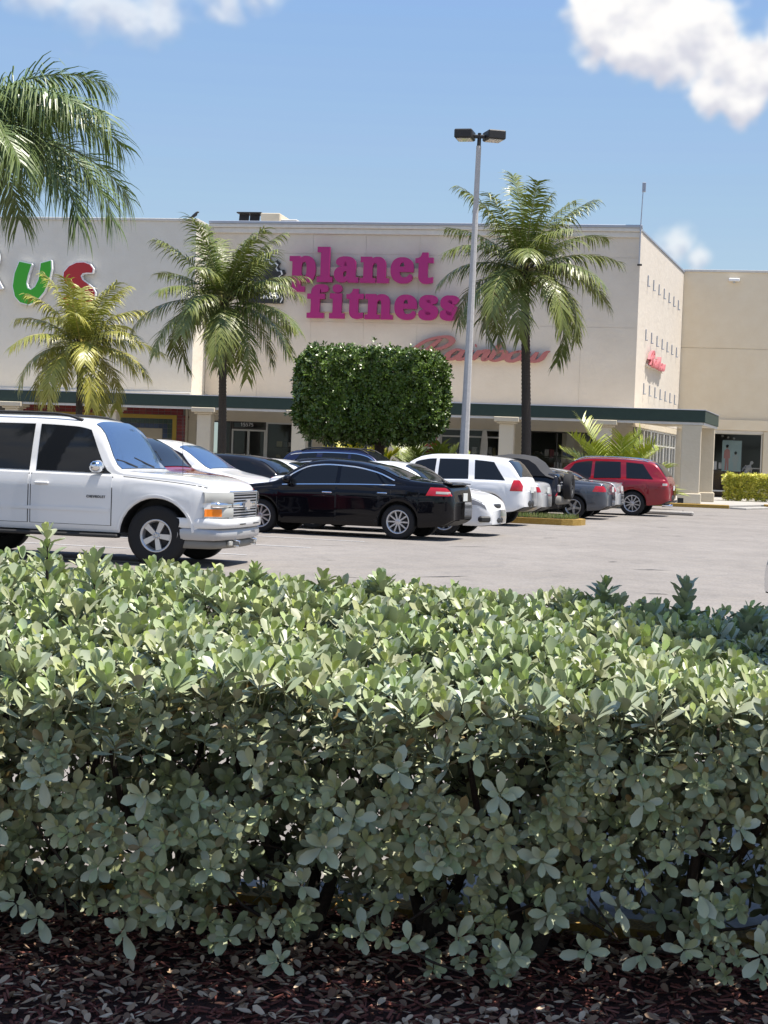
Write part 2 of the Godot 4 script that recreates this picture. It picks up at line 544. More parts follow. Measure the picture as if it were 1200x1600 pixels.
# ------------------------------------------------------------------ the long shop building
func panel_wall(t: Node, u0: float, u1: float, y0: float, y1: float, w: float, nu: int, rows: Array, mat: Material) -> void:
	# pre-cast panels with open joints over a backing wall
	part(t, "wall_core", span_box(Vector3(u0, y0, w - 0.3), Vector3(u1, y1, w - 0.016)), mat)
	var us: Array = []
	for i in nu + 1: us.append(lerpf(u0, u1, float(i) / nu))
	for j in rows.size() - 1:
		for i in nu:
			var m := span_box(Vector3(us[i] + (0.0 if i == 0 else 0.006), rows[j] + 0.006, w - 0.015), Vector3(us[i + 1] - (0.0 if i == nu - 1 else 0.006), rows[j + 1] - 0.006, w), 0.003)
			part(t, "wall_panel", m, mat)

func pillar(t: Node, u: float, w: float, half := 0.31) -> void:
	var s := nst()
	box(s, Vector3(u, 1.64, w), Vector3(half * 2, 3.04, half * 2), Basis(), 0.03)
	box(s, Vector3(u, 0.3, w), Vector3(half * 2 + 0.14, 0.36, half * 2 + 0.14), Basis(), 0.03)
	var p := part(t, "pillar", done(s), M.stucco_warm)
	var c := nst()
	box(c, Vector3(u, 3.33, w), Vector3(half * 2 + 0.42, 0.2, half * 2 + 0.42), Basis(), 0.02)
	box(c, Vector3(u, 3.19, w), Vector3(half * 2 + 0.2, 0.076, half * 2 + 0.2), Basis(), 0.02)
	part(p, "capital", done(c), M.stucco_warm)

func glazing(t: Node, u0: float, u1: float, y0: float, y1: float, w: float, uprights: Array, rails: Array, frame: Material) -> Node:
	# a shop window: glass set in a frame, uprights and rails standing proud of it
	var win := part(t, "window", span_box(Vector3(u0 + 0.02, y0 + 0.02, w - 0.02), Vector3(u1 - 0.02, y1 - 0.02, w - 0.008)), M.glass)
	var s := nst()
	for y in [y0, y1]: box(s, Vector3((u0 + u1) / 2, y, w), Vector3(u1 - u0, 0.08, 0.1), Basis(), 0.01)
	for u in [u0, u1]: box(s, Vector3(u, (y0 + y1) / 2, w + 0.002), Vector3(0.08, y1 - y0 + 0.08, 0.104), Basis(), 0.01)
	for u in uprights: box(s, Vector3(u, (y0 + y1) / 2, w + 0.001), Vector3(0.06, y1 - y0 - 0.08, 0.09), Basis(), 0.01)
	for y in rails: box(s, Vector3((u0 + u1) / 2, y, w - 0.001), Vector3(u1 - u0 - 0.08, 0.07, 0.085), Basis(), 0.01)
	part(win, "frame", done(s), frame)
	return win

func bust(s: SurfaceTool, at: Vector3, sc: float) -> void:
	# a display torso: hips, waist, chest, shoulders, neck, head
	var prof := [Vector2(0.001, 0.0), Vector2(0.15, 0.0), Vector2(0.17, 0.12), Vector2(0.115, 0.34), Vector2(0.15, 0.54), Vector2(0.17, 0.64), Vector2(0.10, 0.72), Vector2(0.05, 0.75), Vector2(0.05, 0.80), Vector2(0.085, 0.87), Vector2(0.08, 0.96), Vector2(0.001, 1.01)]
	lathe(s, prof, 10, Transform3D(Basis(Vector3(1, 0, 0), Vector3(0, 0, -0.7), Vector3(0, 1, 0)).scaled(Vector3(sc, sc, sc)), at))
	for sg in [-1.0, 1.0]:
		tube(s, [at + Vector3(sg * 0.17, 0.64, 0) * sc, at + Vector3(sg * 0.23, 0.45, 0.02) * sc, at + Vector3(sg * 0.21, 0.2, 0.08) * sc], [0.05 * sc, 0.042 * sc, 0.03 * sc], 6)

func build_store() -> void:
	var t := thing("shop_building", "long cream shop building with magenta wall lettering and a green canopy", "building")
	t.transform = store_frame
	var L := -21.56; var R := -2.14
	panel_wall(t, L, R, 3.95, 11.5, -4.0, 8, [3.95, 7.58, 10.62, 11.5], M.stucco)
	# cornice in two steps with a metal coping
	part(t, "cornice", span_box(Vector3(L, 11.5, -4.2), Vector3(R, 11.74, -3.9), 0.02), M.trim)
	part(t, "cornice", span_box(Vector3(L, 11.742, -4.2), Vector3(R + 0.04, 11.9, -3.8), 0.02), M.trim)
	part(t, "coping", span_box(Vector3(L, 11.902, -4.3), Vector3(R + 0.06, 12.03, -3.76), 0.02), M.coping)
	# side wall, running back to the wing: its own axes
	var sdir := Vector3(0.1198, 0, -0.9928)
	var side := Transform3D(Basis(sdir, Vector3.UP, Vector3(0.9928, 0, 0.1198)), Vector3(R, 0, -4.0))
	var sw := nst()
	box(sw, Vector3(7.76, 7.7, -0.152), Vector3(15.5, 8.2, 0.3), Basis(), 0.01)
	part(t, "side_wall", done(sw), M.stucco, side)
	part(t, "coping", span_box(Vector3(-0.1, 11.802, -0.3), Vector3(15.5, 11.9, 0.04), 0.01), M.coping, side)
	# corner board where the two walls meet
	part(t, "corner_trim", span_box(Vector3(0.0, 3.95, -0.1), Vector3(0.35, 11.79, 0.012), 0.01), M.stucco, side)
	for row in [10.12, 7.70, 5.28]:
		for i in 7:
			var s0 := 2.55 + i * 1.83
			var pg := nst()
			box(pg, Vector3(s0, row - 0.2, 0.022), Vector3(0.075, 0.5, 0.05), Basis(), 0.01)
			box(pg, Vector3(s0, row - 0.44, 0.06), Vector3(0.085, 0.05, 0.12), Basis(), 0.01)
			part(t, "wall_bracket", done(pg), M.coping, side)
	# shop doors and glass along the side, under the canopy
	part(t, "side_sill", span_box(Vector3(1.0, 0.12, -0.3), Vector3(15.4, 0.55, 0.0), 0.02), M.stucco_warm, side)
	part(t, "side_header", span_box(Vector3(0.0, 3.3, -0.3), Vector3(15.4, 3.6, -0.004), 0.02), M.stucco_warm, side)
	for i in 6:
		var a := 1.6 + i * 2.3
		var hold := Node3D.new()
		hold.name = "side_window"
		hold.transform = side
		t.add_child(hold, true)
		glazing(hold, a, a + 2.1, 0.6, 3.26, -0.1, [a + 1.05], [2.6], M.frame_white)
	part(t, "side_room_wall", span_box(Vector3(0.4, 0.12, -3.2), Vector3(15.0, 3.4, -3.0)), M.stucco_warm, side)
	# roof decks
	part(t, "roof", slab_mesh(P([L, -4.3, R, -4.3, R + 1.5, -19.4, L, -30]), 11.2, 11.4), M.concrete)
	# canopy: fascia, edge strips, soffit
	var plan := P([-45, 0.3, 0.88, 0.3, 1.55, -6.1, -0.6, -9.0, -2.2, -3.7, -45, -3.7])
	part(t, "canopy_deck", slab_mesh(P([-45, 0.2, 0.78, 0.2, 1.45, -6.0, -0.9, -9.0, -2.1, -3.7, -45, -3.7]), 3.46, 3.9), M.stucco_warm)
	part(t, "fascia", span_box(Vector3(-45, 3.45, 0.2), Vector3(0.88, 3.93, 0.3), 0.008), M.green)
	var e0 := Vector3(0.88, 0, 0.3); var e1 := Vector3(1.55, 0, -6.1)
	var ed := (e1 - e0).normalized()
	var fe := Transform3D(Basis(ed, Vector3.UP, Vector3(-ed.z, 0, ed.x)), e0)
	part(t, "fascia", span_box(Vector3(0.012, 3.452, -0.1), Vector3((e1 - e0).length(), 3.928, -0.002), 0.008), M.green, fe)
	part(t, "canopy_flashing", span_box(Vector3(-45, 3.932, 0.12), Vector3(0.9, 3.962, 0.325), 0.006), M.coping)
	part(t, "canopy_flashing", span_box(Vector3(0.0, 3.933, -0.2), Vector3((e1 - e0).length(), 3.963, 0.02), 0.006), M.coping, fe)
	part(t, "edge_strip", span_box(Vector3(-45, 3.34, 0.1), Vector3(0.8, 3.446, 0.262), 0.01), M.trim)
	part(t, "edge_strip", span_box(Vector3(0.1, 3.341, -0.2), Vector3((e1 - e0).length(), 3.447, -0.04), 0.01), M.trim, fe)
	part(t, "wall_base_flashing", span_box(Vector3(-45, 3.95, -3.995), Vector3(R, 4.1, -3.86), 0.02), M.trim)
	for u in [-20.32, -16.12, -11.9, -7.24, -3.2]: pillar(t, u, -0.1)
	# the two broad end piers
	for e in [[0.36, -0.15, 0.4], [1.05, -5.3, 0.34]]:
		var s := nst()
		box(s, Vector3(e[0], 1.7, e[1]), Vector3(e[2] * 2, 3.28, e[2] * 2), Basis(), 0.03)
		box(s, Vector3(e[0], 0.33, e[1]), Vector3(e[2] * 2 + 0.16, 0.42, e[2] * 2 + 0.16), Basis(), 0.03)
		part(t, "pillar", done(s), M.stucco_warm)
	part(t, "drain_opening", span_box(Vector3(-0.1, 0.125, 0.27), Vector3(0.14, 0.34, 0.34), 0.01), M.dark)
	# shop fronts under the canopy
	part(t, "shop_header", span_box(Vector3(-22.3, 2.97, -4.3), Vector3(-2.14, 3.46, -4.06)), M.stucco_warm)
	part(t, "shop_back_wall", span_box(Vector3(-22.3, 0.1, -9.2), Vector3(-2.2, 3.6, -9.0)), M.room)
	part(t, "shop_ceiling", span_box(Vector3(-22.3, 3.47, -9.2), Vector3(-2.2, 3.6, -4.32)), M.room)
	part(t, "shop_floor", span_box(Vector3(-22.3, 0.122, -9.0), Vector3(-2.2, 0.14, -4.1)), M.carpet)
	for w in [[-22.3, -21.9], [-16.45, -15.95], [-12.4, -11.55], [-7.6, -6.72], [-3.85, -2.14]]:
		part(t, "shop_pier", span_box(Vector3(w[0], 0.12, -4.3), Vector3(w[1], 2.968, -4.05), 0.01), M.stucco_warm)
	glazing(t, -21.9, -20.3, 0.3, 2.94, -4.12, [], [], M.frame_bronze)
	# white double door with a transom and the number over it
	for d in [[-20.2, -19.46], [-19.44, -18.68]]:
		var door := glazing(t, d[0], d[1], 0.18, 2.58, -4.12, [], [1.05], M.frame_white)
		door.name = "door"
		part(door, "handle", span_box(Vector3((d[1] - 0.16) if d[0] < -19.9 else (d[0] + 0.1), 1.1, -4.07), Vector3((d[1] - 0.12) if d[0] < -19.9 else (d[0] + 0.14), 1.5, -4.0), 0.01), M.metal)
	glazing(t, -20.2, -18.68, 2.66, 2.95, -4.12, [], [], M.frame_bronze)
	var num := part(t, "door_number", text_mesh("15575", 0.16, 0.01, false), M.sign_white)
	num.position = Vector3(-19.82, 2.70, -4.06)
	glazing(t, -18.6, -16.46, 0.3, 2.94, -4.12, [], [], M.frame_white)
	glazing(t, -15.94, -12.42, 0.3, 2.94, -4.12, [-14.2], [], M.frame_bronze)
	for u in [-15.2, -15.62]:
		pass
	# entrance bay with the lettered board
	part(t, "shop_side_panel", span_box(Vector3(-11.55, 0.14, -4.2), Vector3(-10.62, 2.9, -4.06), 0.01), M.trim)
	glazing(t, -10.6, -7.62, 0.2, 2.94, -4.12, [-9.6, -8.6], [2.62], M.frame_white)
	glazing(t, -6.72, -3.86, 0.3, 2.95, -4.12, [-5.44], [], M.frame_bronze)
	# ceiling lamp strips and stock inside the shops: shelving with goods, each a plain box of its own tone
	var r := RandomNumberGenerator.new()
	r.seed = 404
	var tones := [plain(0.5, 0.48, 0.45), plain(0.3, 0.1, 0.12), plain(0.12, 0.14, 0.3), plain(0.4, 0.36, 0.2), plain(0.6, 0.6, 0.58), plain(0.1, 0.1, 0.1)]
	for bay in [[-6.5, -4.1], [-10.2, -8.0], [-15.6, -12.8], [-18.3, -16.8]]:
		for sh in 3:
			var y := 0.75 + sh * 0.55
			part(t, "shelf", span_box(Vector3(bay[0], y, -5.0), Vector3(bay[1], y + 0.03, -4.65)), M.frame_bronze)
			var u: float = bay[0]
			while u < bay[1] - 0.25:
				var bw := r.randf_range(0.12, 0.34)
				if r.randf() < 0.72:
					part(t, "shelf_goods", box_mesh(Vector3(bw * 0.86, r.randf_range(0.14, 0.42), 0.22), 0.02, Vector3(u + bw / 2, y + 0.03 + 0.12, -4.82)), tones[r.randi() % 6])
				u += bw
	# fix goods onto their shelves is done by their box centre; display dummies in the window
	var lab := ["dark dummy torso in the shop window left of the clipped tree trunk", "white-topped dummy torso beside the dark one in the shop window"]
	for i in 2:
		var at := store_frame * Vector3(-15.64 + i * 0.62, 0.66, -4.5)
		var dm := thing("display_dummy", lab[i], "mannequin", at, deg_to_rad(-10.1))
		var s := nst()
		bust(s, Vector3(0, 0.72, 0), 1.0)
		part(dm, "torso", done(s), M.sign_white if i == 1 else M.coping)
		var st := nst()
		tube(st, [Vector3(0, -0.5, 0), Vector3(0, 0.74, 0)], [0.02, 0.02], 6)
		lathe(st, [Vector2(0.001, 0.0), Vector2(0.2, 0.0), Vector2(0.2, 0.03), Vector2(0.001, 0.04)], 12, Transform3D(Basis(Vector3(1, 0, 0), Vector3(0, 0, -1), Vector3(0, 1, 0)), Vector3(0, -0.52, 0)))
		part(dm, "stand", done(st), M.metal)
	# poster on the entrance board
	var po := thing("shop_poster", "white board with a red letter block and dark red disc by the shop entrance", "poster")
	po.transform = store_frame * Transform3D(Basis(), Vector3(-11.06, 1.5, -4.05))
	part(po, "board", box_mesh(Vector3(0.78, 1.9, 0.02), 0.004, Vector3(0, 0.3, 0.011)), M.sign_white)
	part(po, "letter_block", box_mesh(Vector3(0.56, 0.5, 0.012), 0.003, Vector3(0, 0.86, 0.028)), M.toy_red)
	part(po, "letter", text_mesh("M", 0.44, 0.012, true), M.sign_white, Transform3D(Basis(), Vector3(-0.2, 0.66, 0.036)))
	var dsk := nst()
	lathe(dsk, [Vector2(0.001, 0.0), Vector2(0.29, 0.0), Vector2(0.29, 0.015), Vector2(0.001, 0.015)], 24, Transform3D(Basis(), Vector3(0, 0.26, 0.021)))
	part(po, "disc", done(dsk), plain(0.12, 0.01, 0.015, 0.4))
	# furled pale banner hanging by the entrance
	var fl := thing("banner", "pale furled banner hanging on a pole beside the shop entrance", "banner")
	fl.transform = store_frame * Transform3D(Basis(), Vector3(-8.62, 0.12, -3.6))
	var fs := nst()
	tube(fs, [Vector3(0, 0, 0), Vector3(0.02, 2.86, 0)], [0.02, 0.015], 6)
	part(fl, "pole", done(fs), M.metal)
	var fb := nst()
	var prev: Array = []
	for k in 9:
		var tt := k / 8.0
		var ring: Array = []
		for q in 9:
			var an := TAU * q / 8.0
			var rad := lerpf(0.05, 0.17, sin(PI * clampf(tt * 0.8 + 0.08, 0, 1))) * (1.0 + 0.35 * cos(3.0 * an + tt * 3.0))
			ring.append(Vector3(0.0 + cos(an) * rad, 2.8 - tt * 2.2, sin(an) * rad * 0.6))
		fb.set_smooth_group(1)
		if k > 0:
			for q in 8: quad(fb, prev[q], prev[q + 1], ring[q + 1], ring[q])
		prev = ring
	part(fl, "cloth", done(fb), M.trim)

# ------------------------------------------------------------------ toy shop at the left
func build_toy_store() -> void:
	var t := thing("toy_shop_building", "cream left block of the row with a red, yellow and blue tiled shop front", "building")
	t.transform = store_frame
	part(t, "wall", span_box(Vector3(-46, 3.95, -12.0), Vector3(-21.58, 11.72, -2.0), 0.01), M.stucco_left)
	part(t, "coping", span_box(Vector3(-46, 11.722, -12.1), Vector3(-21.52, 11.84, -1.94), 0.015), M.trim)
	part(t, "wall_base_flashing", span_box(Vector3(-46, 3.97, -1.99), Vector3(-21.6, 4.14, -1.9), 0.02), M.trim)
	for u in [-24.59, -29.1, -33.5]: pillar(t, u, -0.1)
	var W := -4.06
	part(t, "shop_wall", span_box(Vector3(-46, 0.12, -4.6), Vector3(-22.34, 3.5, W - 0.012)), M.room)
	# red tile border
	var r := RandomNumberGenerator.new()
	r.seed = 12
	var red_tiles: Array = []
	for v in 3: red_tiles.append(span_box(Vector3(0.008, 0.008, -0.02), Vector3(0.292, 0.112 + 0.0, 0.0), 0.006))
	var n := 0
	for i in 27:
		for j in 2:
			var u := -22.55 - 0.3 * (i + 1)
			part(t, "red_tile", span_box(Vector3(0.008, 0.008, -0.02), Vector3(0.292, 0.142, 0.0), 0.006) if n == 0 else tile_a, M.tile_red[r.randi() % 3], Transform3D(Basis(), Vector3(u, 3.16 + j * 0.15, W)))
			if n == 0: tile_a = (t.get_child(t.get_child_count() - 1) as MeshInstance3D).mesh
			n += 1
	for j in 19:
		for i in 2:
			part(t, "red_tile", tile_a, M.tile_red[r.randi() % 3], Transform3D(Basis(), Vector3(-22.55 - 0.3 + i * 0.001, 3.01 - j * 0.15, W)) if i == 0 else Transform3D(Basis(), Vector3(-22.25 - 0.3, 3.01 - j * 0.15, W)))
	part(t, "yellow_band", span_box(Vector3(-31.0, 2.98, W - 0.02), Vector3(-22.86, 3.155, W + 0.004), 0.008), M.tile_yellow)
	part(t, "yellow_band", span_box(Vector3(-23.06, 0.2, W - 0.02), Vector3(-22.862, 2.978, W + 0.003), 0.008), M.tile_yellow)
	# dark blue and green tiles inside the border, larger squares
	var sq := span_box(Vector3(0.008, 0.008, -0.02), Vector3(0.212, 0.212, 0.0), 0.006)
	for i in 34:
		for j in 4:
			var u := -23.07 - 0.22 * (i + 1)
			if u < -30.9: continue
			if j >= 2 and i >= 2 and i < 20: continue
			part(t, "wall_tile", sq, M.tile_green[r.randi() % 2] if (j == 0 or i == 0) else M.tile_blue[r.randi() % 3], Transform3D(Basis(), Vector3(u, 2.75 - j * 0.22, W)))
	part(t, "boarded_window", span_box(Vector3(-27.4, 0.5, W - 0.02), Vector3(-23.54, 2.53, W + 0.006), 0.01), M.stucco_warm)
	part(t, "downpipe", span_box(Vector3(-22.42, 0.12, W), Vector3(-22.3, 3.45, W + 0.1), 0.03), M.stucco_warm)

var tile_a: Mesh

# ------------------------------------------------------------------ wing at the right, set far back
func build_wing() -> void:
	var t := thing("right_wing_building", "tan wing set back at the right with a wide dark shop window", "building")
	t.transform = store_frame * Transform3D(Basis(), Vector3(-0.05, 0, -19.4))
	part(t, "wall", span_box(Vector3(-3.0, 7.905, -8.0), Vector3(24.0, 11.86, 0.0), 0.01), M.stucco_wing_bounce)
	part(t, "wall", span_box(Vector3(-3.0, 4.2, -8.0), Vector3(24.0, 7.88, 0.0), 0.01), M.stucco_wing_bounce)
	part(t, "wall_joint", span_box(Vector3(-3.0, 7.88, -8.0), Vector3(24.0, 7.905, -0.03)), M.stucco_warm)
	part(t, "coping", span_box(Vector3(-0.3, 11.862, -8.1), Vector3(24.0, 11.98, 0.06), 0.01), M.trim)
	part(t, "sign_band", span_box(Vector3(-0.5, 3.64, -1.2), Vector3(24.0, 4.196, 0.15), 0.02), M.stucco_wing_bounce)
	part(t, "wall", span_box(Vector3(-3.0, 0.1, -0.6), Vector3(1.1, 3.638, -0.02)), M.stucco_warm)
	part(t, "window_head", span_box(Vector3(1.1, 3.5, -0.5), Vector3(4.7, 3.638, 0.02), 0.01), M.trim)
	part(t, "room_back", span_box(Vector3(0.9, 0.1, -9.2), Vector3(24.0, 3.64, -9.0)), M.room)
	part(t, "room_floor", span_box(Vector3(0.9, 0.1, -9.0), Vector3(24.0, 0.16, -0.3)), M.carpet)
	part(t, "room_ceiling", span_box(Vector3(0.9, 3.56, -9.0), Vector3(24.0, 3.63, -1.22)), M.room)
	part(t, "room_side", span_box(Vector3(0.9, 0.16, -9.0), Vector3(1.1, 3.55, -0.62)), M.room)
	glazing(t, 1.14, 4.12, 0.45, 3.48, -0.2, [], [], M.frame_white)
	part(t, "pillar", span_box(Vector3(4.18, 0.1, -0.4), Vector3(4.62, 3.636, 0.1), 0.03), M.stucco_warm)
	part(t, "pillar", span_box(Vector3(4.9, 0.1, -0.4), Vector3(9.0, 3.636, 0.0), 0.03), M.stucco_warm)
	part(t, "window_bar", span_box(Vector3(3.3, 1.66, -0.9), Vector3(4.1, 1.72, -0.86)), M.sign_white)
	var lampb := nst()
	for k in 3:
		lathe(lampb, [Vector2(0.001, -0.06), Vector2(0.05, -0.05), Vector2(0.065, 0.0), Vector2(0.05, 0.05), Vector2(0.001, 0.06)], 10, Transform3D(Basis(), Vector3([2.12, 2.42, 2.72][k], [3.36, 3.28, 3.24][k], -1.2)))
	part(t, "ceiling_spots", done(lampb), M.sign_white)
	# things in that window
	var po := thing("fashion_poster", "pale blue poster of two standing people in the right wing window", "poster")
	po.transform = t.transform * Transform3D(Basis(), Vector3(2.62, 1.5, -0.6))
	part(po, "sheet", span_box(Vector3(-0.5, 0.0, -0.01), Vector3(0.5, 1.62, 0.0)), plain(0.36, 0.5, 0.5, 0.5))
	var fig := [[-0.24, 0.0, 1.36, plain(0.5, 0.22, 0.2, 0.6)], [0.2, 0.0, 1.0, plain(0.42, 0.5, 0.48, 0.6)]]
	for f in fig:
		var x: float = f[0]; var hgt: float = f[2]
		var s := nst()
		prism(s, P([x - 0.1, 0.06, x - 0.02, 0.06, x, hgt * 0.42, x + 0.03, 0.06, x + 0.1, 0.06, x + 0.09, hgt * 0.5, x + 0.16, hgt * 0.5, x + 0.14, hgt * 0.8, x + 0.05, hgt * 0.86, x - 0.05, hgt * 0.86, x - 0.15, hgt * 0.78, x - 0.17, hgt * 0.48, x - 0.09, hgt * 0.5]), 0.001, 0.004)
		part(po, "printed_figure", done(s), f[3])
		var hd := nst()
		lathe(hd, [Vector2(0.001, 0.001), Vector2(0.06, 0.001), Vector2(0.06, 0.004), Vector2(0.001, 0.004)], 14, Transform3D(Basis(), Vector3(x, hgt * 0.93, 0)))
		part(po, "printed_head", done(hd), plain(0.3, 0.2, 0.15, 0.6))
		var hr := nst()
		lathe(hr, [Vector2(0.001, 0.0045), Vector2(0.075, 0.0045), Vector2(0.075, 0.006), Vector2(0.001, 0.006)], 14, Transform3D(Basis(), Vector3(x, hgt * 0.96 + 0.02, 0)))
		part(po, "printed_hair", done(hr), M.dark)
	var dm := thing("window_mannequin", "white mannequin bending forward at the right of the pale blue poster", "mannequin")
	dm.transform = t.transform * Transform3D(Basis(Vector3(0, 0, 1), -0.5), Vector3(3.2, 1.1, -1.0))
	var ds := nst()
	bust(ds, Vector3(0, 0.1, 0), 1.0)
	part(dm, "torso", done(ds), M.sign_white)
	var dl := nst()
	tube(dl, [Vector3(0, 0.12, 0), Vector3(-0.15, -0.25, 0), Vector3(-0.42, -0.8, 0.02)], [0.1, 0.075, 0.05], 8)
	part(dm, "leg", done(dl), M.sign_white)
	for i in 3:
		var b := thing("shop_box", ["tall pale box left of the poster in the wing window", "middle pale box left of the poster in the wing window", "small pale box nearest the poster in the wing window"][i], "box")
		b.transform = t.transform * Transform3D(Basis(), Vector3(1.5 + i * 0.28, 1.56, -0.8))
		part(b, "carton", box_mesh(Vector3(0.18, [0.4, 0.42, 0.3][i], 0.18), 0.01, Vector3(0, 0.2, 0)), M.sign_white)
		part(b, "lid", box_mesh(Vector3(0.19, 0.04, 0.19), 0.01, Vector3(0, [0.42, 0.43, 0.37][i], 0)), M.trim)
	part(t, "display_table", span_box(Vector3(1.25, 0.2, -1.1), Vector3(3.2, 1.555, -0.66), 0.02), M.table_wood)
	var wl := thing("wall_light", "small white floodlight high on the tan right wing", "light")
	wl.transform = t.transform * Transform3D(Basis(), Vector3(2.35, 11.4, 0.0))
	part(wl, "housing", box_mesh(Vector3(0.56, 0.16, 0.24), 0.03, Vector3(0, 0.06, 0.13)), M.sign_white)
	part(wl, "bracket", box_mesh(Vector3(0.12, 0.1, 0.1), 0.01, Vector3(0, -0.05, 0.05)), M.metal)

# ------------------------------------------------------------------ lettering
func face(bold: bool, serif := false) -> Font:
	var f := SystemFont.new()
	f.font_names = PackedStringArray(["Droid Serif" if serif else "Droid Sans"])
	f.font_weight = 700 if bold else 400
	return f

func text_mesh(txt: String, height: float, depth: float, bold := true, serif := false, fat := 0.0) -> ArrayMesh:
	# letters standing on y = 0 from x = 0, cap height = height
	var tm := TextMesh.new()
	tm.text = txt
	tm.font = face(bold, serif)
	tm.font_size = 64
	tm.pixel_size = height / 46.0
	tm.depth = depth
	tm.curve_step = 1.0
	tm.horizontal_alignment = HORIZONTAL_ALIGNMENT_LEFT
	tm.vertical_alignment = VERTICAL_ALIGNMENT_BOTTOM
	if fat > 0.0: return fattened(tm, fat, depth)
	var s := SurfaceTool.new()
	s.begin(Mesh.PRIMITIVE_TRIANGLES)
	var bb := tm.get_aabb()
	s.append_from(tm, 0, Transform3D(Basis(), Vector3(-bb.position.x, 0, 0)))
	return s.commit()

func fattened(tm: TextMesh, grow: float, depth: float) -> ArrayMesh:
	# the outline of the letters' front faces, grown outwards, raised again as channel letters
	var v := tm.get_faces()
	var count := {}
	var place := {}
	var front := depth / 2.0 - 1e-4
	var key := func(p: Vector3) -> Vector2i: return Vector2i(roundi(p.x * 4000.0), roundi(p.y * 4000.0))
	for i in range(0, v.size(), 3):
		if v[i].z < front or v[i + 1].z < front or v[i + 2].z < front: continue
		for e in 3:
			var a: Vector3 = v[i + e]; var b: Vector3 = v[i + (e + 1) % 3]
			var ka: Vector2i = key.call(a); var kb: Vector2i = key.call(b)
			place[ka] = Vector2(a.x, a.y); place[kb] = Vector2(b.x, b.y)
			var back := [kb, ka]
			if count.has(back): count.erase(back)
			else: count[[ka, kb]] = true
	var next := {}
	for e in count: next[e[0]] = e[1]
	var outer: Array = []; var holes: Array = []
	while not next.is_empty():
		var start: Vector2i = next.keys()[0]
		var loop := PackedVector2Array()
		var at := start
		while next.has(at):
			loop.append(place[at])
			var to: Vector2i = next[at]
			next.erase(at)
			at = to
		if loop.size() < 3: continue
		# front faces run clockwise, so outer loops do too and holes run the other way
		if Geometry2D.is_polygon_clockwise(loop):
			loop.reverse()
			for q in Geometry2D.offset_polygon(loop, grow, Geometry2D.JOIN_MITER): outer.append(q)
		else:
			for q in Geometry2D.offset_polygon(loop, -grow, Geometry2D.JOIN_MITER): holes.append(q)
	var s := nst()
	for o in outer:
		var poly: PackedVector2Array = o
		var mine: Array = []
		for hq in holes:
			if Geometry2D.is_point_in_polygon(hq[0], poly): mine.append(hq)
		for hq in mine:
			# join each hole to the outline by a cut at their closest points
			var hole: PackedVector2Array = hq
			if not Geometry2D.is_polygon_clockwise(hole): hole.reverse()
			var bi := 0; var bj := 0; var bd := 1e9
			for i in poly.size():
				for j in hole.size():
					var d := poly[i].distance_squared_to(hole[j])
					if d < bd: bd = d; bi = i; bj = j
			var joined := PackedVector2Array()
			for i in range(0, bi + 1): joined.append(poly[i])
			for j in hole.size() + 1: joined.append(hole[(bj + j) % hole.size()])
			for i in range(bi, poly.size()): joined.append(poly[i])
			poly = joined
		prism(s, poly, -depth / 2.0, depth / 2.0)
	return done(s)

func letters(parent: Node, txt: String, u0: float, u1: float, base: float, xheight: float, w: float, depth: float, mat: Material) -> void:
	# one mesh for each letter, fitted to a width
	var raw: Array = []
	var total := 0.0
	var gap := 0.045
	var ref := AABB()
	for i in txt.length():
		var m := text_mesh(txt[i], 1.0, depth / 1.0, true, true, 0.045)
		var bb := m.get_aabb()
		raw.append([m, bb])
		total += bb.size.x + gap
	var xm := text_mesh("x", 1.0, 0.1, true, true, 0.045).get_aabb()
	var ky := xheight / xm.size.y
	var kx := (u1 - u0) / (total - gap)
	var u := u0
	for e in raw:
		var bb: AABB = e[1]
		var s := SurfaceTool.new()
		s.begin(Mesh.PRIMITIVE_TRIANGLES)
		s.append_from(e[0], 0, Transform3D(Basis.from_scale(Vector3(kx, ky, 1.0)), Vector3(u - bb.position.x * kx, base - xm.position.y * ky, w + depth / 2.0)))
		part(parent, "letter", s.commit(), mat)
		u += (bb.size.x + gap) * kx

func ribbon(s: SurfaceTool, pts: Array, wide: float, thin: float, z0: float, z1: float, xf: Transform3D) -> void:
	# a brush stroke through points, broad on the down strokes, as a raised shape
	var c := Curve3D.new()
	for i in pts.size():
		var a: Vector2 = pts[maxi(i - 1, 0)]
		var b: Vector2 = pts[mini(i + 1, pts.size() - 1)]
		var tn := (b - a) / 6.0
		c.add_point(Vector3(pts[i].x, pts[i].y, 0), Vector3(-tn.x, -tn.y, 0), Vector3(tn.x, tn.y, 0))
	var n := maxi(10, pts.size() * 6)
	var len := c.get_baked_length()
	var prev: Array = []
	for i in n + 1:
		var p := c.sample_baked(len * i / n, true)
		var q := c.sample_baked(minf(len, len * i / n + 0.02), true) - c.sample_baked(maxf(0.0, len * i / n - 0.02), true)
		q = q.normalized()
		var nn := Vector3(-q.y, q.x, 0)
		var k := lerpf(thin, wide, absf(q.y)) * (0.55 + 0.45 * sin(PI * clampf((i + 0.4) / (n + 0.8), 0, 1)))
		var ring := [xf * (p + nn * k + Vector3(0, 0, z0)), xf * (p + nn * k + Vector3(0, 0, z1)), xf * (p - nn * k + Vector3(0, 0, z1)), xf * (p - nn * k + Vector3(0, 0, z0))]
		if i > 0:
			for j in 4: quad(s, prev[j], prev[(j + 1) % 4], ring[(j + 1) % 4], ring[j])
		prev = ring

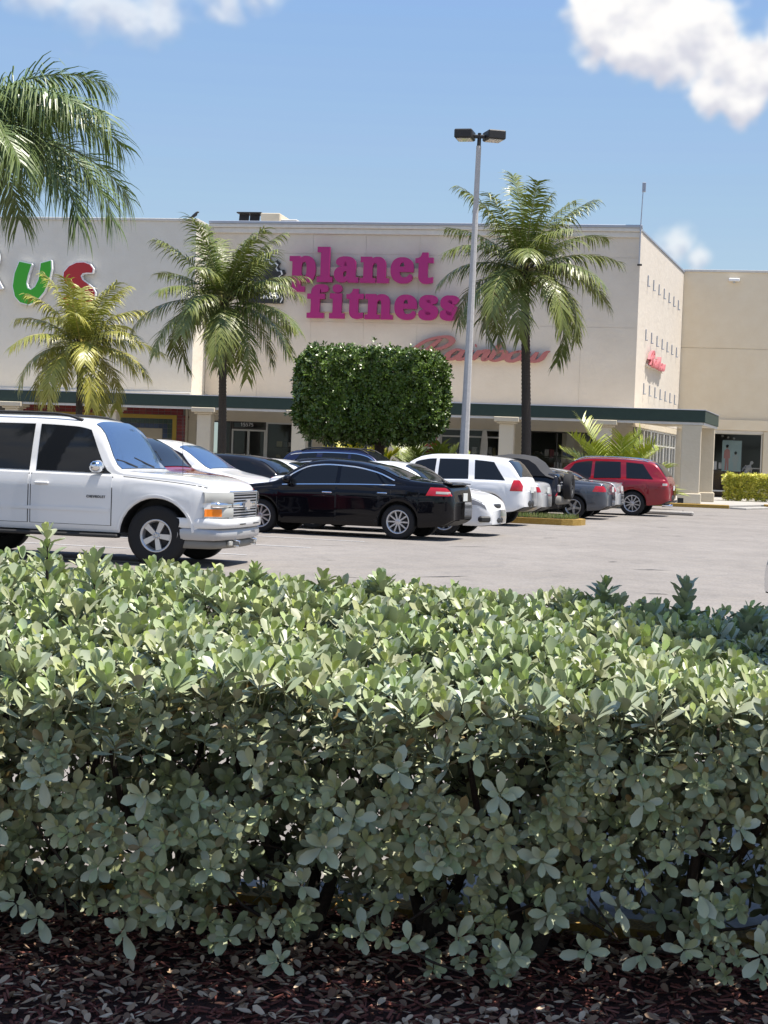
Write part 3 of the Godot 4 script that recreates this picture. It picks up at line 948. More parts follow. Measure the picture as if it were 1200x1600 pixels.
func script_sign(parent: Node, xf: Transform3D, mat: Material) -> void:
	# the word Rainbow in a slanted brush hand; x height 1
	var sl := Transform3D(Basis(Vector3(1, 0, 0), Vector3(0.38, 1, 0), Vector3(0, 0, 1)), Vector3.ZERO)
	var strokes := {
		"R": [[-0.2, 0.7, 0.4, 1.7, 1.6, 2.15, 2.2, 1.7, 1.8, 1.1, 0.9, 0.85, 0.2, 0.8], [1.35, 1.95, 0.9, 0.9, 0.6, 0.0], [0.9, 0.9, 1.5, 0.7, 1.9, 0.1, 2.3, 0.05]],
		"a": [[3.25, 0.85, 2.8, 0.95, 2.45, 0.5, 2.6, 0.05, 3.0, 0.15, 3.3, 0.8], [3.3, 0.95, 3.25, 0.2, 3.45, 0.02, 3.7, 0.2]],
		"i": [[3.85, 0.95, 3.8, 0.2, 3.95, 0.02, 4.2, 0.2], [3.9, 1.35, 3.98, 1.4]],
		"n": [[4.35, 0.95, 4.35, 0.5, 4.3, 0.0], [4.35, 0.5, 4.7, 0.9, 4.95, 0.85, 4.95, 0.3, 5.05, 0.02, 5.3, 0.2]],
		"b": [[5.5, 1.75, 5.45, 0.9, 5.42, 0.05], [5.42, 0.1, 5.8, 0.0, 6.2, 0.35, 6.1, 0.85, 5.75, 0.9, 5.5, 0.6]],
		"o": [[7.0, 0.95, 6.6, 0.7, 6.55, 0.2, 6.9, 0.0, 7.3, 0.3, 7.35, 0.8, 7.05, 0.95, 6.9, 0.85]],
		"w": [[7.7, 0.95, 7.6, 0.3, 7.8, 0.02, 8.1, 0.2, 8.25, 0.9], [8.25, 0.9, 8.2, 0.2, 8.4, 0.02, 8.75, 0.25, 8.85, 0.9, 9.05, 0.95]],
	}
	var k := 0
	for ch in strokes:
		var s := nst()
		for st in strokes[ch]:
			ribbon(s, V(st), 0.22, 0.12, 0.0, 0.12 + 0.012 * (k % 5), xf * sl)
			k += 1
		part(parent, "letter", done(s), mat)

func build_signs() -> void:
	var t := thing("wall_sign", "large magenta slab lettering reading planet fitness on the cream wall", "sign")
	t.transform = store_frame
	letters(t, "planet", -17.71, -11.16, 9.31, 1.16, -3.82, 0.2, M.magenta)
	letters(t, "fitness", -16.83, -9.91, 7.7, 1.12, -3.82, 0.2, M.magenta)
	part(t, "raceway", span_box(Vector3(-17.3, 9.62, -3.996), Vector3(-11.4, 10.02, -3.83), 0.01), M.stucco)
	part(t, "raceway", span_box(Vector3(-16.4, 8.0, -3.996), Vector3(-10.1, 8.4, -3.83), 0.01), M.stucco)
	# black gear badge half hidden by the palm
	var g := thing("gear_sign", "black gear-shaped badge with white outline left of the magenta lettering", "sign")
	g.transform = store_frame * Transform3D(Basis(), Vector3(-18.95, 9.45, -3.99))
	var teeth := func(r0: float, r1: float) -> PackedVector2Array:
		var o := PackedVector2Array()
		for i in 12:
			for k in [[0.0, r0], [0.3, r0], [0.42, r1], [0.78, r1], [0.9, r0]]:
				var a: float = TAU * (i + k[0]) / 12.0
				o.append(Vector2(cos(a), sin(a)) * k[1])
		return o
	part(g, "back_plate", prism_mesh(teeth.call(0.88, 1.05), 0.0, 0.12), M.sign_black)
	part(g, "white_outline", prism_mesh(teeth.call(0.78, 0.93), 0.121, 0.14), M.sign_white)
	part(g, "black_face", prism_mesh(teeth.call(0.72, 0.86), 0.141, 0.16), M.sign_black)
	part(g, "banner_plate", span_box(Vector3(-1.05, -1.12, 0.1), Vector3(0.98, -0.62, 0.17), 0.02), M.sign_black)
	var ab := nst()
	part(g, "letter", text_mesh("ABS", 0.3, 0.02, true), M.sign_white, Transform3D(Basis(), Vector3(0.02, -1.02, 0.182)))
	ribbon(ab, V([0.84, -0.66, 0.93, -0.87, 0.84, -1.08]), 0.025, 0.025, 0.0, 0.012, Transform3D(Basis(), Vector3(0, 0, 0.171)))
	part(g, "arrow_edge", done(ab), M.sign_white)
	# coral script on the front and on the side wall
	var s := thing("script_sign", "large coral script lettering reading Rainbow on the front wall", "sign")
	s.transform = store_frame
	script_sign(s, Transform3D(Basis.from_scale(Vector3(0.66, 0.47, 1)), Vector3(-12.1, 6.0, -3.9)), M.coral)
	part(s, "mounting_rail", span_box(Vector3(-11.4, 6.0, -3.996), Vector3(-6.4, 6.16, -3.91), 0.01), M.stucco)
	var ss := thing("script_sign", "small pink script lettering reading Rainbow on the sunlit side wall", "sign")
	ss.transform = store_frame * Transform3D(Basis(Vector3(0.1198, 0, -0.9928), Vector3.UP, Vector3(0.9928, 0, 0.1198)), Vector3(-2.14, 0, -4.0))
	script_sign(ss, Transform3D(Basis.from_scale(Vector3(0.54, 0.32, 1)), Vector3(2.8, 6.18, 0.1)), plain(0.55, 0.16, 0.18, 0.5))
	part(ss, "mounting_rail", span_box(Vector3(2.8, 6.1, 0.004), Vector3(8.2, 6.22, 0.1), 0.01), M.stucco)
	# toy shop letters: coloured faces on wide white bodies
	var k := 0.00458
	var U := P([225, 200, 350, 225, 318, 330, 300, 420, 315, 470, 350, 487, 395, 455, 430, 380, 443, 270, 450, 213, 550, 185, 556, 270, 535, 390, 490, 500, 410, 600, 330, 634, 245, 615, 190, 555, 164, 450, 180, 320])
	var S := P([978, 300, 985, 262, 950, 218, 890, 198, 815, 203, 740, 240, 690, 300, 684, 360, 712, 415, 770, 462, 850, 510, 880, 545, 850, 575, 790, 560, 735, 530, 690, 560, 700, 615, 770, 655, 870, 665, 960, 630, 1010, 570, 1012, 500, 985, 455, 930, 410, 880, 375, 862, 335, 880, 308, 920, 300])
	var tl := thing("toy_shop_sign", "toy shop letters in green and red with thick white edges on the left block", "sign")
	tl.transform = store_frame * Transform3D(Basis(), Vector3(0, 0, -2.0))
	for e in [[U, M.toy_green], [S, M.toy_red]]:
		var poly := PackedVector2Array()
		for p in e[0]: poly.append(Vector2(-29.7 + (p.x - 233.0) * k, 9.85 - (p.y - 187.0) * 0.0044))
		var fat := Geometry2D.offset_polygon(poly, 0.045, Geometry2D.JOIN_ROUND)[0]
		part(tl, "letter_body", prism_mesh(fat, 0.05, 0.26), M.sign_white)
		part(tl, "letter", prism_mesh(poly, 0.262, 0.275), e[1])
	part(tl, "letter_body", text_mesh("R", 1.86, 0.2, true, false, 0.05), M.sign_white, Transform3D(Basis(), Vector3(-32.2, 7.95, 0.16)))
	part(tl, "letter", text_mesh("R", 1.86, 0.02, true), M.toy_purple, Transform3D(Basis(), Vector3(-32.14, 7.98, 0.275)))

# ------------------------------------------------------------------ on the roof
func build_roof_things() -> void:
	var h := thing("roof_unit", "tan rooftop air unit with a dark tilted louvre above the parapet", "air conditioner")
	h.transform = store_frame * Transform3D(Basis(), Vector3(-22.2, 11.4, -13.2))
	part(h, "casing", span_box(Vector3(0.75, 0, -1.4), Vector3(1.75, 2.3, 0.6), 0.03), M.stucco_warm)
	part(h, "duct", span_box(Vector3(1.75, 0, -1.2), Vector3(2.6, 2.02, 0.4), 0.03), M.trim)
	var s := nst()
	for i in 2: box(s, Vector3(-0.25 + i * 0.56, 2.02, 0.1), Vector3(0.52, 0.62, 0.04), Basis(Vector3.RIGHT, -0.25), 0.01)
	part(h, "louvre", done(s), M.dark)
	part(h, "louvre_hood", span_box(Vector3(-0.6, 2.33, -0.7), Vector3(0.7, 2.39, 0.3), 0.01), M.bronze)
	part(h, "louvre_stand", span_box(Vector3(-0.5, 0, -0.6), Vector3(0.6, 1.72, 0.05), 0.01), M.bronze)
	var b := thing("bird", "small dark bird perched on the parapet of the left block", "bird")
	b.transform = store_frame * Transform3D(Basis(Vector3.UP, 0.3), Vector3(-21.8, 11.84, -2.2))
	var bs := nst()
	tube(bs, [Vector3(-0.22, 0.02, 0), Vector3(-0.1, 0.08, 0), Vector3(0.0, 0.14, 0), Vector3(0.09, 0.22, 0), Vector3(0.14, 0.30, 0), Vector3(0.2, 0.33, 0), Vector3(0.25, 0.33, 0)], [0.012, 0.035, 0.075, 0.08, 0.05, 0.045, 0.008], 9)
	part(b, "body", done(bs), M.sign_black)
	var bl := nst()
	for z in [-0.02, 0.03]: tube(bl, [Vector3(0.03, 0.12, z), Vector3(0.03, 0.0, z)], [0.009, 0.008], 5)
	part(b, "legs", done(bl), M.bronze)
	var a := thing("antenna_mast", "thin antenna mast with a box on top at the roof corner", "antenna")
	a.transform = store_frame * Transform3D(Basis(), Vector3(-2.16, 10.3, -3.88))
	var ms := nst()
	tube(ms, [Vector3(0, 0, 0.1), Vector3(0, 1.6, 0.12), Vector3(0.05, 3.5, 0.1)], [0.03, 0.028, 0.02], 6)
	part(a, "mast", done(ms), M.coping)
	part(a, "clamp", box_mesh(Vector3(0.2, 0.08, 0.12), 0.01, Vector3(0.02, 0.0, 0.1)), M.bronze)
	part(a, "antenna_head", box_mesh(Vector3(0.16, 0.42, 0.1), 0.015, Vector3(0.08, 3.35, 0.1)), M.coping)

# ------------------------------------------------------------------ lamp post, islands, kerb stops
func build_street_things() -> void:
	var t := thing("lamp_post", "tall tapered concrete lamp post carrying two dark box lamps", "street lamp", Vector3(2.22, 0, -48.0))
	var s := nst()
	var pts: Array = []; var rad: Array = []
	for i in 9:
		pts.append(Vector3(0.12 * pow(i / 8.0, 1.0), 10.55 * i / 8.0, 0)); rad.append(lerpf(0.165, 0.07, pow(i / 8.0, 0.6)))
	tube(s, pts, rad, 8, -1)
	part(t, "pole", done(s), M.pole)
	part(t, "pole_base", box_mesh(Vector3(0.7, 0.5, 0.7), 0.05, Vector3(0, 0.25, 0)), M.concrete)
	var neck := nst()
	tube(neck, [Vector3(0.12, 10.5, 0), Vector3(0.13, 10.92, 0)], [0.06, 0.05], 8)
	box(neck, Vector3(0.13, 10.82, 0), Vector3(0.34, 0.1, 0.1), Basis(), 0.02)
	part(t, "bracket", done(neck), M.bronze)
	for e in [[-0.42, -0.22], [0.42, 0.25]]:
		var hd := nst()
		box(hd, Vector3.ZERO, Vector3(0.52, 0.26, 0.62), Basis(Vector3.UP, e[1]), 0.03)
		var lamp := part(t, "lamp_head", done(hd), M.bronze, Transform3D(Basis(), Vector3(0.13 + e[0], 10.85, 0)))
		part(lamp, "lens", box_mesh(Vector3(0.42, 0.02, 0.5), 0.005, Vector3(0, -0.135, 0)), M.lamp_clear, Transform3D(Basis(Vector3.UP, e[1]), Vector3.ZERO))
	# raised island with a yellow kerb and worn grass
	var F := Transform3D(Basis(Vector3(0.951, 0, 0.309), Vector3.UP, Vector3(-0.309, 0, 0.951)), Vector3(5.0, 0, -42.1))
	var isl := solo("traffic_island_kerb", slab_mesh(P([-10.5, -0.75, -0.35, -0.75, -0.1, -0.6, 0.05, -0.3, 0.05, 0.3, -0.1, 0.6, -0.35, 0.75, -10.5, 0.75]), -0.02, 0.15), M.kerb_yellow, "", "", "", "structure")
	isl.transform = F
	var top := solo("island_soil", slab_mesh(P([-10.4, -0.58, -0.42, -0.58, -0.12, -0.28, -0.12, 0.28, -0.42, 0.58, -10.4, 0.58]), 0.1, 0.158), M.mulch, "", "", "", "structure")
	top.transform = F
	var blade := nst()
	for k in 5:
		var a := TAU * k / 5.0
		var o := Vector3(cos(a), 0, sin(a)) * 0.03
		tri(blade, o, o + Vector3(-sin(a), 0, cos(a)) * 0.012, o * 2.4 + Vector3(0, 0.07 + 0.015 * k, 0))
	var bm := done(blade)
	var xs: Array = []; var cs: Array = []
	for i in 2600:
		var p := Vector3(rng.randf_range(-10.3, -0.15), 0.156, rng.randf_range(-0.52, 0.52))
		xs.append(F * Transform3D(Basis(Vector3.UP, rng.randf() * TAU).scaled(Vector3.ONE * rng.randf_range(0.6, 1.3)), p))
		var dry := rng.randf()
		cs.append(Color(0.10, 0.17, 0.03).lerp(Color(0.26, 0.22, 0.08), dry * dry))
	multi(self, "island_grass", bm, M.lot_grass, xs, cs)
	var labs := ["grey concrete wheel stop behind the red off-roader"]
	for i in 1:
		var ws := thing("wheel_stop", labs[i], "wheel stop", Vector3(9.2, 0, -54.6), deg_to_rad(-17.6))
		part(ws, "concrete_block", box_mesh(Vector3(1.9, 0.14, 0.24), 0.045, Vector3(0, 0.07, 0)), M.concrete)
		var pn := nst()
		for x in [-0.6, 0.6]: tube(pn, [Vector3(x, 0.1, 0), Vector3(x, 0.16, 0)], [0.018, 0.018], 6)
		part(ws, "steel_pins", done(pn), M.bronze)

# ------------------------------------------------------------------ cars
# A car body is lofted through cross-sections along its length (x forward, z to its right). Profiles are fractions of half length and height.
var SHAPES := {
	"sedan": {
		"top": [-1, .50, -.985, .62, -.955, .70, -.90, .735, -.76, .75, -.62, .775, -.36, .925, -.15, .985, .05, 1.0, .2, .975, .32, .895, .48, .715, .53, .68, .76, .625, .9, .545, .965, .47, 1, .37],
		"belt": [-1, .48, -.95, .655, -.5, .67, .3, .635, .6, .60, .85, .52, .96, .43, 1, .34],
		"sill": [-1, .27, -.9, .19, -.5, .15, .5, .15, .9, .15, 1, .17],
		"win": [[-.43, -.35, -.06, -.06], [-.025, -.03, .43, .25]], "quarter": [-.53, -.39, -.455, -.375], "shield": [.235, .485], "back": [-.63, -.33], "doors": [[-.5, -.045], [-.035, .46]]},
	"suv": {
		"top": [-1, .50, -.985, .60, -.955, .68, -.89, .82, -.81, .93, -.72, .965, -.3, 1.0, 0, .995, .15, .965, .25, .905, .42, .70, .47, .665, .76, .61, .9, .545, .97, .46, 1, .38],
		"belt": [-1, .48, -.95, .625, -.5, .63, .2, .60, .6, .57, .85, .51, .97, .43, 1, .36],
		"sill": [-1, .28, -.88, .21, -.5, .17, .5, .17, .9, .17, 1, .2],
		"win": [[-.40, -.38, -.06, -.06], [-.02, -.025, .37, .2]], "quarter": [-.80, -.66, -.47, -.45], "shield": [.17, .425], "back": [-.945, -.8], "doors": [[-.45, -.04], [-.03, .40]]},
	"van": {
		"top": [-1, .48, -.99, .62, -.965, .80, -.91, .93, -.8, .975, -.4, 1.0, -.05, .995, .1, .97, .24, .905, .50, .675, .57, .635, .8, .565, .92, .49, .98, .41, 1, .34],
		"belt": [-1, .46, -.96, .60, 0, .60, .5, .575, .8, .515, .95, .43, 1, .32],
		"sill": [-1, .24, -.9, .17, -.5, .13, .5, .13, .9, .13, 1, .16],
		"win": [[-.43, -.43, -.03, -.03], [.005, 0.0, .47, .25]], "quarter": [-.88, -.83, -.46, -.46], "shield": [.2, .51], "back": [-.975, -.9], "doors": [[-.46, -.02], [-.01, .42]]},
	"hatch": {
		"top": [-1, .46, -.98, .58, -.94, .68, -.86, .80, -.72, .92, -.5, .98, -.15, 1.0, .05, .99, .2, .955, .3, .89, .48, .70, .54, .66, .78, .6, .91, .52, .97, .44, 1, .36],
		"belt": [-1, .45, -.94, .635, -.5, .63, .3, .60, .6, .575, .85, .5, .96, .42, 1, .33],
		"sill": [-1, .25, -.9, .18, -.5, .14, .5, .14, .9, .14, 1, .17],
		"win": [[-.42, -.40, -.05, -.05], [-.015, -.02, .42, .24]], "quarter": [-.78, -.62, -.47, -.46], "shield": [.225, .48], "back": [-.92, -.70], "doors": [[-.47, -.035], [-.025, .45]]},
	"truck": {
		"top": [-1, .60, -.995, .82, -.975, .93, -.93, .975, -.7, .995, -.1, 1.0, .15, .99, .25, .965, .30, .92, .42, .665, .46, .635, .8, .612, .92, .58, .972, .548, 1, .52],
		"belt": [-1, .58, -.96, .605, .4, .595, .6, .58, .9, .545, .97, .52, 1, .48],
		"sill": [-1, .26, -.85, .215, .85, .215, 1, .25],
		"win": [[-.36, -.35, -.09, -.09], [-.05, -.055, .385, .24]], "quarter": [-.86, -.84, -.41, -.41], "shield": [.25, .435], "back": [-.985, -.94], "doors": [[-.41, -.085], [-.07, .40]]},
}

class Car:
	var L := 4.8
	var W := 1.83
	var H := 1.47
	var r := 0.33
	var fx := 1.4
	var rx := -1.4
	var tumble := 0.34
	var flare := 0.0
	var room := 0.065
	var top: Array
	var belt: Array
	var sill: Array
	var plan: Array
	var root: Node3D
	var scene: Node3D

	func arch(x: float) -> float:
		var ra := r + room
		for cx in [fx, rx]:
			var d := absf(x - cx)
			if d < ra: return r * 0.98 + sqrt(maxf(0.0, ra * ra - d * d))
		return 0.0

	func sec(x: float) -> PackedVector2Array:
		# (half width, height) from the sill up to the roof's middle
		var yt: float = scene.pl(top, x)
		var ys := minf(scene.pl(belt, x), yt - 0.075)
		var yb := minf(maxf(scene.pl(sill, x), arch(x)), ys - 0.05)
		var w: float = W / 2.0 * scene.pl(plan, x)
		var o := PackedVector2Array()
		var ym := H * 0.40
		var k := 0.0
		for cx in [fx, rx]:
			k = maxf(k, flare * exp(-pow((x - cx) / (r * 1.5), 2.0)))
		for f in [0.0, 0.06, 0.2, 0.4, 0.6, 0.78, 0.9, 1.0]:
			var y: float = lerpf(yb, ys, f)
			var q := (y - ym) / ym
			var crease := 0.012 * exp(-pow((y - ys * 0.83) / 0.05, 2.0))
			o.append(Vector2(w - 0.055 * q * q + crease + k * (1.0 - f * f) - (0.02 if f == 0.0 else 0.0) - (0.012 if f == 1.0 else 0.0), y))
		var h := yt - ys
		var e := minf(0.11, h * 0.5)
		var w0 := o[7].x - 0.03 * minf(1.0, h / 0.25)
		var side := func(y: float) -> float: return w0 - tumble * (y - ys) - 0.10 * pow(maxf(0.0, y - ys), 2.0)
		o.append(Vector2(w0, ys + minf(0.02, h * 0.12)))
		for f in [0.3, 0.55, 0.8]:
			var y: float = ys + (h - e) * f
			o.append(Vector2(side.call(y), y))
		var z0: float = side.call(yt - e)
		o.append(Vector2(z0, yt - e))
		o.append(Vector2(z0 - e * 0.3, yt - e * 0.55))
		o.append(Vector2(z0 - e * 0.85, yt - e * 0.30))
		o.append(Vector2(z0 - e * 1.9, yt - e * 0.17))
		o.append(Vector2(z0 * 0.6, yt - e * 0.08))
		o.append(Vector2(z0 * 0.3, yt - e * 0.02))
		o.append(Vector2(0.0, yt))
		return o

	func zat(x: float, y: float) -> float:
		var s := sec(x)
		if y <= s[0].y: return s[0].x
		for i in s.size() - 1:
			if y <= s[i + 1].y:
				return lerpf(s[i].x, s[i + 1].x, (y - s[i].y) / maxf(1e-5, s[i + 1].y - s[i].y))
		return 0.0

	func yat(x: float, z: float) -> float:
		var s := sec(x)
		var a := absf(z)
		for i in range(s.size() - 1, 8, -1):
			if a <= s[i - 1].x:
				return lerpf(s[i].y, s[i - 1].y, (a - s[i].x) / maxf(1e-5, s[i - 1].x - s[i].x))
		return s[8].y

	func stations() -> Array:
		var xs: Array = []
		var n := int(L / 0.075)
		for i in n + 1: xs.append(-L / 2 + L * i / n)
		for e in [-1.0, 1.0]:
			for d in [0.01, 0.025, 0.05, 0.1]: xs.append(e * (L / 2 - d))
		for cx in [fx, rx]:
			for i in 15:
				var a := PI * i / 14.0
				xs.append(cx + cos(a) * (r + room - 0.001))
			for q in [-1.0, 1.0]: xs.append(cx + q * (r + room + 0.002))
		xs.sort()
		var o: Array = []
		for x in xs:
			if o.is_empty() or x - o[-1] > 0.0022: o.append(x)
		return o

	func body(s: SurfaceTool, under: SurfaceTool) -> void:
		var prev := PackedVector2Array()
		var px := 0.0
		var xs := stations()
		for i in xs.size():
			var x: float = xs[i]
			var c := sec(x)
			if i > 0:
				for sg in [1.0, -1.0]:
					s.set_smooth_group(1)
					for j in c.size() - 1:
						var q0 := Vector3(px, prev[j].y, sg * prev[j].x); var q1 := Vector3(x, c[j].y, sg * c[j].x)
						var q2 := Vector3(x, c[j + 1].y, sg * c[j + 1].x); var q3 := Vector3(px, prev[j + 1].y, sg * prev[j + 1].x)
						if sg > 0.0: scene.quad(s, q0, q3, q2, q1)
						else: scene.quad(s, q0, q1, q2, q3)
					under.set_smooth_group(-1)
					var ia := maxf(0.3, W / 2 - 0.36); var f0: float = scene.pl(sill, x) - 0.015; var f1: float = scene.pl(sill, px) - 0.015
					scene.quad(under, Vector3(px, prev[0].y, sg * prev[0].x), Vector3(x, c[0].y, sg * c[0].x), Vector3(x, c[0].y, sg * ia), Vector3(px, prev[0].y, sg * ia))
					scene.quad(under, Vector3(px, prev[0].y, sg * ia), Vector3(x, c[0].y, sg * ia), Vector3(x, f0, sg * ia), Vector3(px, f1, sg * ia))
					scene.quad(under, Vector3(px, f1, sg * ia), Vector3(x, f0, sg * ia), Vector3(x, f0, 0), Vector3(px, f1, 0))
			if i == 0 or i == xs.size() - 1:
				s.set_smooth_group(2)
				var out := -0.03 if i == 0 else 0.03
				for j in c.size() - 1:
					scene.quad(s, Vector3(x, c[j].y, c[j].x), Vector3(x, c[j + 1].y, c[j + 1].x), Vector3(x + out, c[j + 1].y, 0), Vector3(x + out, c[j].y, 0))
					scene.quad(s, Vector3(x, c[j].y, -c[j].x), Vector3(x, c[j + 1].y, -c[j + 1].x), Vector3(x + out, c[j + 1].y, 0), Vector3(x + out, c[j].y, 0))
			prev = c
			px = x
		s.set_smooth_group(-1)

	# a patch laid on the side: corners given by four x, bounds by two curves of x
	func side_patch(x0b: float, x0t: float, x1b: float, x1t: float, lo: Callable, hi: Callable, sg: float, off: float, nu := 14, nv := 6) -> ArrayMesh:
		var s: SurfaceTool = scene.nst()
		s.set_smooth_group(1)
		var g: Array = []
		for i in nu + 1:
			var row: Array = []
			for j in nv + 1:
				var u := float(i) / nu; var v := float(j) / nv
				var x := lerpf(lerpf(x0b, x1b, u), lerpf(x0t, x1t, u), v)
				var y: float = lerpf(lo.call(x), hi.call(x), v)
				row.append(Vector3(x, y, sg * (zat(x, y) + off)))
			g.append(row)
		for i in nu:
			for j in nv:
				scene.quad(s, g[i][j], g[i + 1][j], g[i + 1][j + 1], g[i][j + 1])
		# thin rim back to the body
		s.set_smooth_group(-1)
		var inn := Vector3(0, 0, -sg * (off + 0.012))
		for i in nu:
			for j in [0, nv]: scene.quad(s, g[i][j], g[i + 1][j], g[i + 1][j] + inn, g[i][j] + inn)
		for j in nv:
			for i in [0, nu]: scene.quad(s, g[i][j], g[i][j + 1], g[i][j + 1] + inn, g[i][j] + inn)
		return scene.done(s)

	# a patch over the upper skin between two stations: windscreen, rear glass
	func top_patch(xa: float, xb: float, margin: float, off: float) -> ArrayMesh:
		var s: SurfaceTool = scene.nst()
		s.set_smooth_group(1)
		var g: Array = []
		for i in 9:
			var x := lerpf(xa, xb, i / 8.0)
			var c := sec(x)
			var zm := c[12].x - margin
			var row: Array = []
			for j in 13:
				var z := lerpf(-zm, zm, j / 12.0)
				row.append(Vector3(x, yat(x, z), z))
			g.append(row)
		for i in 9:
			for j in 13:
				pass
		var slope: Vector3 = (g[8][6] - g[0][6]).normalized()
		var nrm := Vector3(-slope.y, slope.x, 0)
		if nrm.y < 0: nrm = -nrm
		for i in 8:
			for j in 12:
				scene.quad(s, g[i][j] + nrm * off, g[i + 1][j] + nrm * off, g[i + 1][j + 1] + nrm * off, g[i][j + 1] + nrm * off)
		return scene.done(s)

	func side_line(pts: Array, sg: float, wide: float, off: float) -> ArrayMesh:
		# a narrow strip following points (x, y) on the side
		var s: SurfaceTool = scene.nst()
		var rows: Array = []
		for i in pts.size():
			var a: Vector2 = pts[maxi(0, i - 1)]; var b: Vector2 = pts[mini(pts.size() - 1, i + 1)]
			var d := (b - a).normalized()
			var n := Vector2(-d.y, d.x) * wide / 2
			var p: Vector2 = pts[i] + n; var q: Vector2 = pts[i] - n
			rows.append([Vector3(p.x, p.y, sg * (zat(p.x, p.y) + off)), Vector3(q.x, q.y, sg * (zat(q.x, q.y) + off)), Vector3(p.x, p.y, sg * (zat(p.x, p.y) - 0.01)), Vector3(q.x, q.y, sg * (zat(q.x, q.y) - 0.01))])
		for i in rows.size() - 1:
			scene.quad(s, rows[i][0], rows[i + 1][0], rows[i + 1][1], rows[i][1])
			scene.quad(s, rows[i][0], rows[i + 1][0], rows[i + 1][2], rows[i][2])
			scene.quad(s, rows[i][1], rows[i + 1][1], rows[i + 1][3], rows[i][3])
		return scene.done(s)

# rounded plan band across an end of a car: bumper, valance, grille bar
func end_band(c: Car, x_end: float, y0: float, y1: float, proud: float, wrap: float, mat: Material, called: String, half := -1.0, curve := 0.22) -> MeshInstance3D:
	var s := nst()
	var sg := signf(x_end)
	var hw := c.W / 2 + proud * 0.6 if half < 0.0 else half
	var prof := [[y0, -0.05], [y0 + (y1 - y0) * 0.12, -0.008], [lerpf(y0, y1, 0.5), 0.0], [y1 - (y1 - y0) * 0.12, -0.008], [y1, -0.05]]
	var rows: Array = []
	var n := 24
	for i in n + 1:
		var t := lerpf(-1.0, 1.0, float(i) / n)
		var a := absf(t)
		# along the front, then round the corner and back along the side
		var z := 0.0; var back := 0.0
		var corner := 0.80
		if a < corner:
			z = a / corner * hw * 0.93
			back = curve * pow(z / hw, 2.6) * 0.6
		else:
			var k := (a - corner) / (1.0 - corner)
			z = hw * lerpf(0.93, 1.0, sin(minf(1.0, k * 2.0) * PI / 2))
			back = curve * 0.5 + wrap * k * k + 0.10 * k
		z *= signf(t)
		var row: Array = []
		for p in prof: row.append(Vector3(x_end + sg * (proud - back + p[1]), p[0], z * (1.0 + p[1] * 0.3)))
		rows.append(row)
	s.set_smooth_group(1)
	for i in n:
		for j in prof.size() - 1: quad(s, rows[i][j], rows[i + 1][j], rows[i + 1][j + 1], rows[i][j + 1])
	s.set_smooth_group(-1)
	for i in n:
		for j in [0, prof.size() - 1]:
			var a: Vector3 = rows[i][j]; var b: Vector3 = rows[i + 1][j]
			quad(s, a, b, b - Vector3(sg * 0.16, 0, b.z * 0.12), a - Vector3(sg * 0.16, 0, a.z * 0.12))
	return part(c.root, called, done(s), mat)

var wheel_cache := {}
func wheel_meshes(r: float, spokes: int, style: int) -> Array:
	var key := "%s_%d_%d" % [r, spokes, style]
	if wheel_cache.has(key): return wheel_cache[key]
	var w := 0.225
	var ri := r * (0.70 if style != 2 else 0.56)
	var t := nst()
	lathe(t, [Vector2(ri - 0.02, -w * 0.42), Vector2(ri, -w * 0.46), Vector2(lerpf(ri, r, 0.6), -w * 0.52), Vector2(r * 0.965, -w * 0.46), Vector2(r, -w * 0.34), Vector2(r, w * 0.34), Vector2(r * 0.965, w * 0.46), Vector2(lerpf(ri, r, 0.6), w * 0.52), Vector2(ri, w * 0.46), Vector2(ri - 0.02, w * 0.42)], 32)
	var m := nst()
	lathe(m, [Vector2(ri - 0.018, -w * 0.4), Vector2(ri - 0.002, w * 0.45), Vector2(ri - 0.016, w * 0.47), Vector2(ri - 0.035, w * 0.36), Vector2(ri - 0.05, 0.0)], 32)
	var hub := ri * 0.24
	lathe(m, [Vector2(0.001, w * 0.36), Vector2(hub * 0.7, w * 0.37), Vector2(hub, w * 0.33), Vector2(hub * 1.1, w * 0.1)], 18)
	for k in spokes:
		var a := TAU * k / spokes
		var rad := Vector3(cos(a), sin(a), 0); var tan_ := Vector3(-sin(a), cos(a), 0)
		var wi := ri * (0.34 if spokes <= 5 else (0.2 if spokes <= 7 else 0.13)); var wo := wi * (0.62 if spokes <= 7 else 0.9)
		if style == 2: wi = ri * 0.26; wo = ri * 0.36
		var pa := rad * hub * 0.8; var pb := rad * (ri - 0.03)
		var za := w * 0.35; var zb := w * 0.37
		var f := Vector3(0, 0, 1)
		var q := [pa + tan_ * wi / 2 + f * za, pb + tan_ * wo / 2 + f * zb, pb - tan_ * wo / 2 + f * zb, pa - tan_ * wi / 2 + f * za]
		quad(m, q[0], q[1], q[2], q[3])
		for e in [[0, 1], [2, 3]]: quad(m, q[e[0]], q[e[1]], q[e[1]] - f * 0.05, q[e[0]] - f * 0.05)
	if style == 2:
		for k in 6:
			var a2 := TAU * k / 6.0
			lathe(m, [Vector2(0.001, 0.02), Vector2(0.012, 0.018), Vector2(0.014, 0.0)], 6, Transform3D(Basis(), Vector3(cos(a2) * hub * 0.62, sin(a2) * hub * 0.62, w * 0.365)))
	var d := nst()
	lathe(d, [Vector2(0.001, w * 0.06), Vector2(ri - 0.03, w * 0.06), Vector2(ri - 0.02, -w * 0.4), Vector2(0.001, -w * 0.4)], 20)
	var o := [done(t), done(m), done(d)]
	wheel_cache[key] = o
	return o

